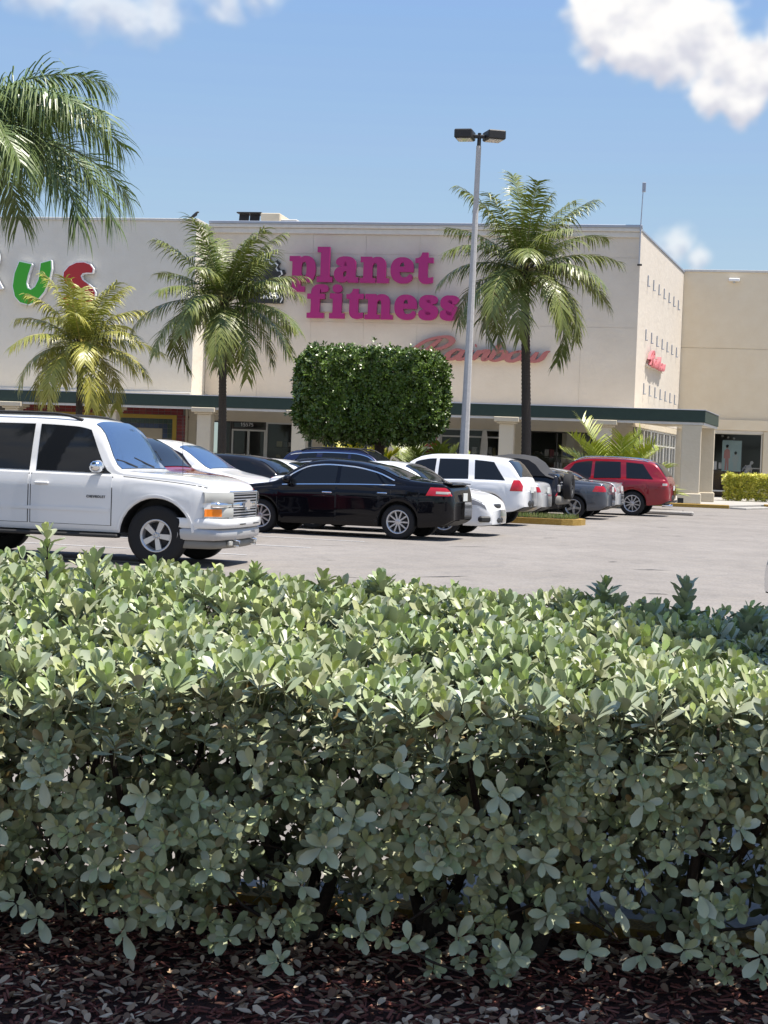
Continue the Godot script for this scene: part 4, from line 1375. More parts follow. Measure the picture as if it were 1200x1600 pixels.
func wheel(c: Car, x: float, sg: float, spokes: int, style: int, rim_mat: Material) -> void:
	var ms := wheel_meshes(c.r, spokes, style)
	var xf := Transform3D(Basis(Vector3.UP, 0.0 if sg > 0 else PI) * Basis(Vector3(0, 0, 1), x * 3.0 + 0.2), Vector3(x, c.r, sg * (c.W / 2 - 0.135)))
	var t := part(c.root, "wheel", ms[0], M.tyre, xf)
	part(t, "rim", ms[1], rim_mat)
	part(t, "brake_disc", ms[2], M.rim_dark)

func car(called: String, label: String, category: String, shape: String, size: Vector3, wheels: Vector3, mat: Material, opt := {}) -> Car:
	# size: length, height, width; wheels: front axle x, rear axle x, radius
	var sh: Dictionary = SHAPES[shape]
	var c := Car.new()
	c.scene = self
	c.L = size.x; c.H = size.y; c.W = size.z
	c.fx = wheels.x; c.rx = wheels.y; c.r = wheels.z
	c.tumble = opt.get("tumble", 0.30)
	c.flare = opt.get("flare", 0.018)
	c.room = opt.get("room", 0.065)
	var hl := c.L / 2
	var k := Vector2(hl, c.H)
	c.top = V(sh.top).map(func(p): return p * k)
	c.belt = V(sh.belt).map(func(p): return p * k)
	c.sill = V(sh.sill).map(func(p): return p * k)
	var pn: Array = V(opt.get("plan", [-1, .74, -.985, .83, -.95, .91, -.86, .965, -.6, 1, .6, 1, .8, .97, .92, .89, .975, .79, 1, .68]))
	c.plan = pn.map(func(p): return Vector2(p.x * hl, p.y))
	c.root = thing(called, label, category, Vector3.ZERO, 0.0, opt.get("group", ""))
	var s := nst(); var u := nst()
	c.body(s, u)
	part(c.root, "body", done(s), mat)
	part(c.root, "underbody", done(u), M.black_trim)
	var glass: Material = opt.get("glass", M.tint)
	var sides: Array = opt.get("sides", [1.0, -1.0])
	for sg in [1.0, -1.0]:
		for x in [c.fx, c.rx]: wheel(c, x, sg, opt.get("spokes", 10), opt.get("rim_style", 0), opt.get("rim", M.rim))
	var lo := func(x): return minf(pl(c.belt, x), pl(c.top, x) - 0.06) + 0.035
	var hi := func(x): return maxf(lo.call(x) + 0.004, pl(c.top, x) - 0.125)
	for sg in sides:
		var list: Array = sh.win.duplicate()
		list.append(sh.quarter)
		for wn in list:
			part(c.root, "window", c.side_patch(wn[0] * hl, wn[1] * hl, wn[2] * hl, wn[3] * hl, lo, hi, sg, 0.006), glass)
		# doors: panels a little proud of the body with an open gap all round
		var di := 0
		for d in sh.doors:
			var xa: float = d[0] * hl; var xb: float = d[1] * hl
			var dlo := func(x): return maxf(pl(c.sill, x) + 0.09, c.arch(x) + 0.03)
			var dhi := func(x): return pl(c.belt, x) - 0.004
			part(c.root, "door_gap", c.side_patch(xa - 0.007, xa - 0.007, xb + 0.007, xb + 0.007, func(x): return dlo.call(x) - 0.006, func(x): return dhi.call(x), sg, 0.0012, 12, 4), M.gap)
			var door := part(c.root, "door", c.side_patch(xa + 0.005, xa + 0.005, xb - 0.005, xb - 0.005, dlo, dhi, sg, 0.004, 14, 8), mat)
			var hx := xa + 0.16; var hy: float = pl(c.belt, hx) - 0.13
			part(door, "handle", box_mesh(Vector3(0.2, 0.035, 0.04), 0.012, Vector3(hx, hy, sg * (c.zat(hx, hy) + 0.022))), opt.get("handle", M.chrome))
			di += 1
		if opt.has("trim"):
			var lowl: Array = []; var upl: Array = []
			var xa2: float = sh.quarter[0] * hl; var xb2: float = sh.win[1][2] * hl
			for i in 22:
				var x := lerpf(xa2, xb2, i / 21.0)
				lowl.append(Vector2(x, lo.call(x) - 0.006))
			for i in 26:
				var x := lerpf(sh.quarter[0] * hl * 0.98, sh.win[1][2] * hl * 0.99, i / 25.0)
				upl.append(Vector2(x, maxf(hi.call(x), lo.call(x)) + 0.012))
			part(c.root, "window_trim", c.side_line(lowl, sg, 0.016, 0.008), opt.trim)
			part(c.root, "window_trim", c.side_line(upl, sg, 0.022, 0.008), opt.trim)
		# open seam between bonnet and wing
		var bl: Array = []
		for i in 14:
			var bx := lerpf(sh.shield[1] * hl + 0.06, 0.93 * hl, i / 13.0)
			bl.append(Vector2(bx, minf(pl(c.belt, bx), pl(c.top, bx) - 0.075) + 0.006))
		part(c.root, "bonnet_gap", c.side_line(bl, sg, 0.009, 0.002), M.gap)
		# mirror
		var mx: float = (sh.win[1][2] - 0.06) * hl
		var my: float = pl(c.belt, mx) + 0.12
		var mz := c.zat(mx, my)
		var ms := nst()
		var pr := [Vector2(0.001, -0.075), Vector2(0.06, -0.07), Vector2(0.1, -0.03), Vector2(0.105, 0.03), Vector2(0.09, 0.07), Vector2(0.001, 0.075)]
		lathe(ms, pr, 14, Transform3D(Basis(Vector3(0, 0, 1.15), Vector3(0, 0.8, 0), Vector3(-1, 0, 0)), Vector3(mx, my, sg * (mz + 0.15))))
		var mir := part(c.root, "mirror", done(ms), opt.get("mirror", mat))
		part(mir, "mirror_arm", box_mesh(Vector3(0.07, 0.04, 0.14), 0.012, Vector3(mx, my - 0.06, sg * (mz + 0.04))), M.black_trim)
	var m2: float = opt.get("shield_margin", 0.07)
	part(c.root, "windshield", c.top_patch(sh.shield[0] * hl, sh.shield[1] * hl, m2, 0.012), opt.get("windshield", M.tint))
	part(c.root, "rear_window", c.top_patch(sh.back[0] * hl, sh.back[1] * hl, 0.08, 0.012), glass)
	# lamps at the corners
	var hlx: Array = opt.get("headlamp", [.80, .972, .435, .50])
	var tlx: Array = opt.get("taillamp", [-.99, -.86, .54, .64])
	for sg in [1.0, -1.0]:
		part(c.root, "headlight", c.side_patch(hlx[0] * hl, hlx[0] * hl * 1.02, hlx[1] * hl, hlx[1] * hl * 0.985, func(x): return minf(hlx[2] * c.H, pl(c.belt, x) - 0.07), func(x): return minf(hlx[3] * c.H, pl(c.belt, x) - 0.01), sg, 0.008, 10, 4), opt.get("lamp", M.lamp_clear))
		var tl := part(c.root, "taillight", c.side_patch(tlx[0] * hl, tlx[0] * hl, tlx[1] * hl, (tlx[1] - 0.03) * hl, func(x): return tlx[2] * c.H, func(x): return minf(tlx[3] * c.H, pl(c.top, x) - 0.05), sg, 0.008, 10, 4), M.tail)
		if opt.has("tail_clear"):
			var tc: Array = opt.tail_clear
			part(tl, "reversing_lamp", c.side_patch(tc[0] * hl, tc[0] * hl, tc[1] * hl, tc[1] * hl, func(x): return tc[2] * c.H, func(x): return tc[3] * c.H, sg, 0.012, 8, 3), M.lamp_clear)
	# number plates and end trim
	var ry: float = opt.get("plate_y", 0.60) * c.H
	part(c.root, "number_plate", box_mesh(Vector3(0.012, 0.15, 0.30), 0.003, Vector3(-hl - 0.034, ry, 0)), M.plate)
	if not opt.get("no_valance", false):
		var fv: float = opt.get("valance", 0.045)
		end_band(c, -hl, pl(c.sill, -hl) - 0.02, pl(c.sill, -hl) + fv * c.H, opt.get("proud", 0.012), 0.2, opt.get("lower", M.black_trim), "rear_valance", c.W / 2 * 0.80)
		end_band(c, hl, pl(c.sill, hl) - 0.015, pl(c.sill, hl) + 0.04 * c.H, 0.012, 0.2, opt.get("lower", M.black_trim), "front_valance", c.W / 2 * 0.80)
	return c

func park(c: Car, contact: Vector3, local_x: float, local_z: float, turn_deg: float) -> void:
	# put the car so that a point beside it on the ground stands at contact
	c.root.rotation.y = deg_to_rad(turn_deg)
	c.root.position = contact - c.root.basis * Vector3(local_x, 0, local_z)

func build_cars() -> void:
	var c: Car
	# 1 the big white off-roader in front
	c = car("off_roader", "large white off-roader with roof rails and chrome bumper, nearest car at the left", "car", "truck", Vector3(4.82, 1.93, 1.98), Vector3(1.575, -1.371, 0.395), M.paint_white,
		{"spokes": 5, "rim_style": 2, "rim": M.rim, "mirror": M.chrome, "handle": M.paint_white, "windshield": M.shield, "room": 0.10, "flare": 0.012, "tumble": 0.2, "no_valance": true, "plan": [-1, .9, -.97, .96, -.9, 1, .78, 1, .86, .985, .93, .93, .98, .80, 1, .60], "headlamp": [.90, .93, .40, .40], "shield_margin": 0.07})
	big_front(c)
	park(c, Vector3(-2.96, 0, -21.56), 1.575, 0.99, -12.0)
	# 2 red crossover behind it
	c = car("crossover", "red crossover showing only windscreen and bonnet between the two white cars", "car", "suv", Vector3(4.6, 1.78, 1.86), Vector3(1.38, -1.27, 0.34), M.paint_red, {"spokes": 5, "windshield": M.tint})
	park(c, Vector3(-2.42, 0, -29.0), 2.28, 0.0, -15.0)
	# 3 white people carrier
	c = car("people_carrier", "white people carrier with dark windows behind the large white off-roader", "van", "van", Vector3(5.1, 1.76, 1.98), Vector3(1.55, -1.4, 0.34), M.paint_white, {"spokes": 7, "handle": M.paint_white, "windshield": M.shield})
	park(c, Vector3(-2.38, 0, -35.4), 2.52, 0.3, -15.0)
	# 4 dark hatchback, its red lamp showing
	c = car("hatchback", "dark hatchback with red tail lamp beyond the white people carrier's bonnet", "car", "hatch", Vector3(4.4, 1.5, 1.8), Vector3(1.35, -1.3, 0.32), M.paint_char, {"taillamp": [-.99, -.84, .50, .66], "spokes": 7})
	park(c, Vector3(-2.36, 0, -38.3), -2.2, -0.85, 163.0)
	# 5 white saloon, almost hidden
	c = car("saloon_car", "white saloon mostly hidden between dark hatchback and black saloon", "car", "sedan", Vector3(4.7, 1.42, 1.8), Vector3(1.4, -1.3, 0.32), M.paint_white, {"spokes": 7})
	park(c, Vector3(-0.95, 0, -40.4), -2.35, -0.85, 163.0)
	# 6 dark saloon with bright roof line
	c = car("saloon_car", "dark saloon with bright window trim showing its roof in front of the navy crossover", "car", "sedan", Vector3(4.8, 1.5, 1.83), Vector3(1.42, -1.36, 0.33), M.paint_char, {"trim": M.chrome, "spokes": 7})
	park(c, Vector3(-1.6, 0, -42.9), 0.1, 0.9, -16.0)
	# 7 navy crossover with roof rails
	c = car("crossover", "navy blue crossover with roof rails in front of the clipped tree", "car", "suv", Vector3(4.65, 1.74, 1.86), Vector3(1.42, -1.28, 0.36), M.paint_navy, {"trim": M.chrome, "spokes": 5, "windshield": M.tint})
	roof_rails(c, 0.52, -0.66, 0.12, M.black_trim)
	park(c, Vector3(-0.98, 0, -46.0), 0.0, 0.93, -16.0)
	# 8 the black saloon
	c = car("saloon_car", "glossy black saloon with silver wheels and chrome window trim, seen from the side", "car", "sedan", Vector3(4.72, 1.47, 1.83), Vector3(1.446, -1.33, 0.328), M.paint_black,
		{"trim": M.chrome, "spokes": 10, "taillamp": [-.985, -.79, .575, .68], "tail_clear": [-.975, -.87, .60, .63], "plate_y": 0.56, "lower": M.paint_black})
	var sp := nst()
	for i in 1: box(sp, Vector3(-2.22, 1.075, 0), Vector3(0.2, 0.03, 1.36), Basis(Vector3(0, 0, 1), 0.12), 0.01)
	part(c.root, "spoiler", done(sp), M.paint_black)
	park(c, Vector3(0.25, 0, -31.11), -1.33, -0.915, 162.6)
	# 9 white saloon, nose to the lane
	c = car("saloon_car", "white saloon parked nose out, its headlamp and grille right of the black saloon", "car", "sedan", Vector3(4.85, 1.465, 1.86), Vector3(1.49, -1.31, 0.33), M.paint_white, {"spokes": 10, "headlamp": [.72, .965, .44, .54], "lamp": M.lamp_dark, "lower": M.paint_white})
	end_band(c, 2.425, 0.26, 0.40, 0.035, 0.05, M.black_trim, "lower_grille", 0.62)
	end_band(c, 2.37, 0.56, 0.66, 0.05, 0.03, M.black_trim, "grille", 0.5)
	for sg in [1.0, -1.0]:
		var fg := nst()
		box(fg, Vector3(2.27, 0.36, sg * 0.74), Vector3(0.2, 0.12, 0.26), Basis(Vector3.UP, -sg * 0.75), 0.03)
		part(c.root, "fog_lamp_bay", done(fg), M.black_trim)
	park(c, Vector3(1.2, 0, -33.5), 1.49, 0.93, -17.0)
	# 10 white crossover
	c = car("crossover", "white crossover with red tail lamps and black lower bumper, parked tail out", "car", "suv", Vector3(4.5, 1.69, 1.85), Vector3(1.44, -1.417, 0.362), M.paint_white,
		{"spokes": 5, "taillamp": [-.985, -.86, .50, .655], "handle": M.paint_white, "plate_y": 0.52, "valance": 0.1, "proud": 0.035, "glass": M.tint})
	park(c, Vector3(2.46, 0, -39.6), -1.417, -0.925, 162.6)
	# 11 silver saloon tail
	c = car("saloon_car", "pale silver saloon showing only its tail beside the white crossover", "car", "sedan", Vector3(4.5, 1.42, 1.74), Vector3(1.35, -1.27, 0.31), M.paint_silver, {"spokes": 7, "lower": M.paint_silver, "plate_y": 0.58})
	park(c, Vector3(4.08, 0, -43.6), -2.2, -0.6, 162.6)
	# 12 small black open four-by-four with a spare wheel
	c = car("four_by_four", "small black open-backed four-by-four with a spare tyre on its tail", "car", "truck", Vector3(3.7, 1.30, 1.68), Vector3(1.2, -1.0, 0.36), M.paint_char, {"no_valance": true, "spokes": 5, "glass": M.tint, "plan": [-1, .93, -.97, .97, -.9, 1, .8, 1, .92, .975, .98, .93, 1, .88], "taillamp": [-.998, -.97, .5, .58]})
	jeep_tail(c)
	park(c, Vector3(4.72, 0, -45.5), -1.85, -0.78, 162.6)
	# 13 grey saloon
	c = car("saloon_car", "dark grey saloon with five-spoke wheels and red tail lamps left of the red off-roader", "car", "sedan", Vector3(4.63, 1.43, 1.81), Vector3(1.43, -1.38, 0.33), M.paint_grey, {"spokes": 5, "trim": M.chrome, "taillamp": [-.985, -.83, .55, .665], "lower": M.paint_grey})
	park(c, Vector3(5.31, 0, -46.9), -1.38, -0.905, 162.6)
	# 14 silver saloon beyond it
	c = car("saloon_car", "silver saloon whose tail shows between the dark grey saloon and red off-roader", "car", "sedan", Vector3(4.6, 1.42, 1.8), Vector3(1.4, -1.3, 0.32), M.paint_silver, {"spokes": 7, "lower": M.paint_silver})
	park(c, Vector3(6.93, 0, -49.6), -2.3, -0.6, 162.6)
	# 15 red off-roader
	c = car("off_roader", "crimson off-roader with silver roof rails parked nearest the shops at the right", "car", "suv", Vector3(5.04, 1.80, 2.0), Vector3(1.47, -1.395, 0.385), M.paint_crimson, {"spokes": 10, "taillamp": [-.985, -.90, .52, .60], "tail_clear": [-.975, -.92, .54, .58], "valance": 0.11, "proud": 0.035, "plate_y": 0.5})
	roof_rails(c, 0.6, -0.72, 0.14, M.chrome)
	var ex := nst()
	tube(ex, [Vector3(-2.3, 0.36, -0.7), Vector3(-2.62, 0.35, -0.7)], [0.05, 0.05], 10)
	part(c.root, "exhaust_tip", done(ex), M.chrome)
	park(c, Vector3(7.73, 0, -52.0), -1.395, -1.0, 162.6)
	# 16 nose at the right edge
	c = car("saloon_car", "silver saloon whose nose just enters at the right edge", "car", "sedan", Vector3(4.8, 1.46, 1.83), Vector3(1.42, -1.36, 0.33), M.paint_silver, {"spokes": 7, "lower": M.paint_silver})
	park(c, Vector3(4.06, 0, -17.0), 2.4, 0.0, 180.0)

func roof_rails(c: Car, xf: float, xr: float, up: float, mat: Material) -> void:
	var hl := c.L / 2
	for sg in [1.0, -1.0]:
		var s := nst()
		var pts: Array = []; var rad: Array = []
		for i in 13:
			var t := i / 12.0
			var x := lerpf(xr * hl, xf * hl * 0.35, t)
			var z := c.sec(x)[13].x - 0.03
			pts.append(Vector3(x, c.yat(x, z) + 0.012 + 0.055 * minf(1.0, sin(PI * t) * 3.0), sg * z)); rad.append(0.02)
		tube(s, pts, rad, 8)
		part(c.root, "roof_rail", done(s), mat)

func big_front(c: Car) -> void:
	var hl := c.L / 2
	# grille: frame, slats, chrome bar, emblem; lamps each side
	part(c.root, "grille_back", box_mesh(Vector3(0.05, 0.36, 1.06), 0.01, Vector3(hl + 0.02, 0.815, 0)), M.black_trim)
	for i in 9:
		if i == 4: continue
		part(c.root, "grille_slat", box_mesh(Vector3(0.03, 0.013, 1.04), 0.004, Vector3(hl + 0.055, 0.66 + i * 0.038, 0)), M.rim)
	part(c.root, "grille_frame", box_mesh(Vector3(0.06, 0.03, 1.12), 0.01, Vector3(hl + 0.045, 0.99, 0)), M.chrome)
	for sg in [1.0, -1.0]: part(c.root, "grille_frame", box_mesh(Vector3(0.06, 0.36, 0.03), 0.01, Vector3(hl + 0.045, 0.815, sg * 0.545)), M.chrome)
	end_band(c, hl, 0.785, 0.86, 0.085, 0.06, M.chrome, "grille_bar", c.W / 2 * 0.9, 0.12)
	var em := nst()
	prism(em, P([-0.17, -0.03, -0.07, -0.03, -0.055, -0.065, 0.075, -0.065, 0.06, -0.03, 0.17, -0.03, 0.145, 0.03, 0.06, 0.03, 0.075, 0.065, -0.055, 0.065, -0.07, 0.03, -0.145, 0.03]), 0.0, 0.03, Transform3D(Basis(Vector3(0, 0, -1), Vector3.UP, Vector3(1, 0, 0)), Vector3(hl + 0.09, 0.822, 0)))
	part(c.root, "emblem", done(em), M.chrome)
	for sg in [1.0, -1.0]:
		for e in [[0.85, 0.985, M.lamp_clear, "headlight"], [0.66, 0.785, M.lamp_clear, "indicator"]]:
			var s := nst()
			var pts: Array = []
			for i in 11:
				var t := i / 10.0
				var z := lerpf(0.57, 0.975, t)
				var x := hl + 0.085 - 0.27 * pow(clampf((z - 0.55) / 0.40, 0, 1), 1.7)
				pts.append(Vector3(x, 0, sg * z))
			s.set_smooth_group(1)
			for i in 10:
				for j in 4:
					var bu := [0.0, 0.007, 0.009, 0.007, 0.0]
					var y0 := lerpf(e[0], e[1], j / 4.0); var y1 := lerpf(e[0], e[1], (j + 1) / 4.0)
					var a: Vector3 = pts[i] + Vector3(bu[j], y0, sg * bu[j]); var b: Vector3 = pts[i + 1] + Vector3(bu[j], y0, sg * bu[j])
					var d: Vector3 = pts[i + 1] + Vector3(bu[j + 1], y1, sg * bu[j + 1]); var f: Vector3 = pts[i] + Vector3(bu[j + 1], y1, sg * bu[j + 1])
					quad(s, a, b, d, f)
			s.set_smooth_group(-1)
			for i in 10:
				for y in [e[0], e[1]]:
					quad(s, pts[i] + Vector3(0, y, 0), pts[i + 1] + Vector3(0, y, 0), pts[i + 1] + Vector3(-0.12, y, -sg * 0.1), pts[i] + Vector3(-0.12, y, -sg * 0.05))
			var lamp := part(c.root, e[3], done(s), e[2])
			if e[3] == "indicator":
				var am := nst()
				for i in range(5, 10):
					var o := Vector3(0.013, 0, sg * 0.013)
					quad(am, pts[i] + o + Vector3(0, 0.672, 0), pts[i + 1] + o + Vector3(0, 0.672, 0), pts[i + 1] + o + Vector3(0, 0.768, 0), pts[i] + o + Vector3(0, 0.768, 0))
				part(lamp, "amber_lens", done(am), M.amber)
	# two-tone bumper, dark valance with lamps and tow hook
	end_band(c, hl, 0.515, 0.645, 0.14, 0.45, M.paint_white, "bumper_cap", c.W / 2 * 0.985, 0.2)
	end_band(c, hl, 0.36, 0.512, 0.115, 0.45, M.bumper_grey, "bumper", c.W / 2 * 0.98, 0.2)
	end_band(c, hl, 0.25, 0.358, 0.07, 0.4, M.grey_plastic, "front_valance", c.W / 2 * 0.95, 0.22)
	for sg in [1.0, -1.0]:
		part(c.root, "fog_lamp", box_mesh(Vector3(0.05, 0.07, 0.13), 0.015, Vector3(hl + 0.05, 0.32, sg * 0.56)), M.lamp_clear)
		var th := nst()
		tube(th, [Vector3(hl - 0.02, 0.29, sg * 0.38), Vector3(hl + 0.12, 0.28, sg * 0.38), Vector3(hl + 0.13, 0.34, sg * 0.38), Vector3(hl, 0.36, sg * 0.38)], [0.016, 0.016, 0.016, 0.016], 6)
		part(c.root, "tow_hook", done(th), M.chrome)
		part(c.root, "bumper_slot", box_mesh(Vector3(0.02, 0.016, 0.22), 0.004, Vector3(hl + 0.142, 0.57, sg * 0.3)), M.black_trim)
	end_band(c, -hl, 0.40, 0.62, 0.09, 0.35, M.chrome, "rear_bumper", c.W / 2 * 0.97, 0.12)
	# side rub strip, running board, arch lips, door badge
	for sg in [1.0, -1.0]:
		var a: Array = []
		for i in 15: a.append(Vector2(lerpf(-0.9, 0.94, i / 14.0), 0.70))
		part(c.root, "rub_strip", c.side_line(a, sg, 0.045, 0.016), M.paint_white)
		part(c.root, "running_board", box_mesh(Vector3(1.95, 0.05, 0.16), 0.015, Vector3(0.1, 0.37, sg * 0.97)), M.black_trim)
		for cx in [c.fx, c.rx]:
			var ar: Array = []
			for i in 17:
				var t := PI * (0.04 + 0.92 * i / 16.0)
				ar.append(Vector2(cx + cos(t) * (c.r + 0.12), c.r + sin(t) * (c.r + 0.12)))
			part(c.root, "arch_lip", c.side_line(ar, sg, 0.03, 0.012), M.paint_white)
		var badge := text_mesh("CHEVROLET", 0.034, 0.006, true)
		var bz := c.zat(0.75, 0.86) + 0.008
		part(c.root, "door_badge", badge, M.black_trim, Transform3D(Basis(Vector3.UP, 0.0 if sg > 0 else PI), Vector3(0.62 if sg > 0 else 0.9, 0.845, sg * bz)))
	roof_rails(c, 0.5, -0.8, 0.1, M.black_trim)
	# wiper and a charm hung from the mirror inside
	for z in [-0.35, 0.3]:
		var wp := nst()
		var x0 := 1.05
		tube(wp, [Vector3(x0, c.yat(x0, z) + 0.02, z), Vector3(x0 - 0.07, c.yat(x0 - 0.07, z + 0.3) + 0.03, z + 0.3), Vector3(x0 - 0.1, c.yat(x0 - 0.1, z + 0.5) + 0.03, z + 0.5)], [0.012, 0.01, 0.008], 5)
		part(c.root, "wiper", done(wp), M.black_trim)
	var an := nst()
	tube(an, [Vector3(1.3, 1.17, -0.85), Vector3(1.27, 2.0, -0.85)], [0.006, 0.003], 5)
	part(c.root, "aerial", done(an), M.black_trim)

func jeep_tail(c: Car) -> void:
	var hl := c.L / 2
	# soft top folded down in a slope behind a taller screen
	var s := nst()
	s.set_smooth_group(1)
	var rows: Array = []
	for i in 9:
		var x: float = [0.35, 0.1, -0.3, -0.7, -1.0, -1.2, -1.35, -1.5, -1.72][i]
		var y: float = [1.35, 1.7, 1.76, 1.76, 1.72, 1.6, 1.42, 1.3, 1.24][i]
		var row: Array = []
		for j in 9:
			var t := lerpf(-1, 1, j / 8.0)
			row.append(Vector3(x, y - 0.06 * t * t - 0.05 * pow(absf(t), 8.0), t * (0.74 - 0.05 * (y - 1.2))))
		rows.append(row)
	for i in 8:
		for j in 8: quad(s, rows[i][j], rows[i + 1][j], rows[i + 1][j + 1], rows[i][j + 1])
	s.set_smooth_group(-1)
	for i in 8:
		for j in [0, 8]:
			var a: Vector3 = rows[i][j]; var b: Vector3 = rows[i + 1][j]
			quad(s, a, b, Vector3(b.x, minf(b.y, 1.18), b.z), Vector3(a.x, minf(a.y, 1.18), a.z))
	part(c.root, "soft_top", done(s), M.soft_top)
	var ms := wheel_meshes(0.36, 5, 0)
	var sp := part(c.root, "spare_wheel", ms[0], M.tyre, Transform3D(Basis(Vector3.UP, -PI / 2), Vector3(-hl - 0.2, 0.92, -0.25)))
	part(sp, "rim", ms[1], M.rim_dark)
	part(sp, "brake_disc", ms[2], M.rim_dark)
	end_band(c, -hl, 0.42, 0.66, 0.12, 0.3, M.grey_plastic, "rear_bumper", c.W / 2 * 0.98, 0.1)
	for sg in [1.0, -1.0]: part(c.root, "lamp_housing", box_mesh(Vector3(0.07, 0.2, 0.13), 0.015, Vector3(-hl - 0.02, 0.86, sg * 0.68)), M.lamp_clear)
	var bs := nst()
	for sg in [-0.6, 0.6]: tube(bs, [Vector3(-hl - 0.02, 0.6, sg * 0.5 - 0.2), Vector3(-hl - 0.12, 0.92, -0.25), Vector3(-hl - 0.02, 1.2, sg * 0.5 - 0.2)], [0.03, 0.03, 0.03], 6)
	part(c.root, "spare_carrier", done(bs), M.black_trim)

# ------------------------------------------------------------------ palms
# one frond: a drooping midrib with two ranks of hanging leaflets
func frond(r: RandomNumberGenerator, az: float, el: float, p: Dictionary) -> ArrayMesh:
	var s := nst()
	var n := 18
	var length: float = p.length * r.randf_range(0.88, 1.1)
	var pts: Array = []; var dirs: Array = []
	var at := Vector3.ZERO
	var bend: float = p.droop * r.randf_range(0.85, 1.2)
	var twist := r.randf_range(-0.3, 0.3)
	for i in n + 1:
		var t := float(i) / n
		var e := el - bend * pow(t, 1.25)
		var a := az + twist * t
		var d := Vector3(cos(e) * cos(a), sin(e), -cos(e) * sin(a))
		d = (d + Vector3(p.get("wind", 0.0) * t, 0, 0)).normalized()
		pts.append(at); dirs.append(d)
		at += d * length / n
	var base: Color = p.base; var tip: Color = p.tip
	base = base.lerp(tip, r.randf() * 0.35)
	var rib: Color = p.rib
	var rad: Array = []
	for i in n + 1: rad.append(lerpf(p.get("thick", 0.03), 0.004, float(i) / n))
	s.set_color(rib)
	tube(s, pts, rad, 5, 1, false)
	s.set_smooth_group(-1)
	var nl: int = p.leaflets
	for k in nl:
		var t := lerpf(p.get("bare", 0.14), 0.995, (k + r.randf() * 0.6) / nl)
		var fi := t * n
		var i := mini(int(fi), n - 1)
		var o: Vector3 = pts[i].lerp(pts[i + 1], fi - i)
		var d: Vector3 = dirs[i]
		var side := d.cross(Vector3.UP)
		if side.length() < 0.15: side = Vector3(sin(az), 0, cos(az))
		side = side.normalized()
		var upv := side.cross(d).normalized()
		var ll: float = p.leaf_len * (0.35 + 0.65 * sin(PI * clampf(0.12 + t * 0.78, 0, 1))) * r.randf_range(0.66, 1.16)
		var fwd: float = lerpf(0.35, 1.25, t * t)
		for sg in [-1.0, 1.0]:
			if r.randf() < p.get("torn", 0.04): continue
			var ld: Vector3 = (side * sg + d * fwd * r.randf_range(0.8, 1.2) + upv * (p.get("vee", 0.35) + r.randf_range(-1, 1) * p.get("plume", 0.0)) + Vector3(p.get("wind", 0.0), 0, 0) * 0.8).normalized()
			var sagk: float = p.sag * r.randf_range(0.5, 1.55)
			var wv := d.slide(ld).normalized()
			var wmax: float = p.leaf_w * r.randf_range(0.8, 1.15)
			var q := o
			var prevp: Array = []
			var segs := 4
			for m in segs + 1:
				var v := float(m) / segs
				var wd: float = wmax * [0.5, 1.0, 0.85, 0.55, 0.06][m]
				var pr := [q + wv * wd / 2, q - wv * wd / 2]
				if m > 0:
					var col := base.lerp(tip, clampf(v * 0.75 + t * 0.3 - 0.15 + r.randf_range(-0.12, 0.12), 0, 1))
					s.set_color(col)
					quad(s, prevp[0], pr[0], pr[1], prevp[1])
				prevp = pr
				ld = (ld + Vector3(0, -sagk / segs * (0.5 + v), 0)).normalized()
				q += ld * ll / segs
	return done(s)

func palm_trunk(pts: Array, rad: Array, rings: float) -> ArrayMesh:
	# ringed trunk: slight swellings at the old leaf scars
	var s := nst()
	var c := Curve3D.new()
	for p in pts: c.add_point(p)
	var len := c.get_baked_length()
	var n := int(len / rings)
	var pp: Array = []; var rr: Array = []
	for i in n + 1:
		var t := float(i) / n
		var ra := lerpf(rad[0], rad[1], pow(t, 0.6))
		var p := c.sample_baked(t * len, true)
		pp.append(p); rr.append(ra * 1.05)
		pp.append(c.sample_baked(minf(len, t * len + rings * 0.55), true) + Vector3(0, 0.001, 0)); rr.append(ra * 0.93)
	tube(s, pp, rr, 11, 1)
	return done(s)

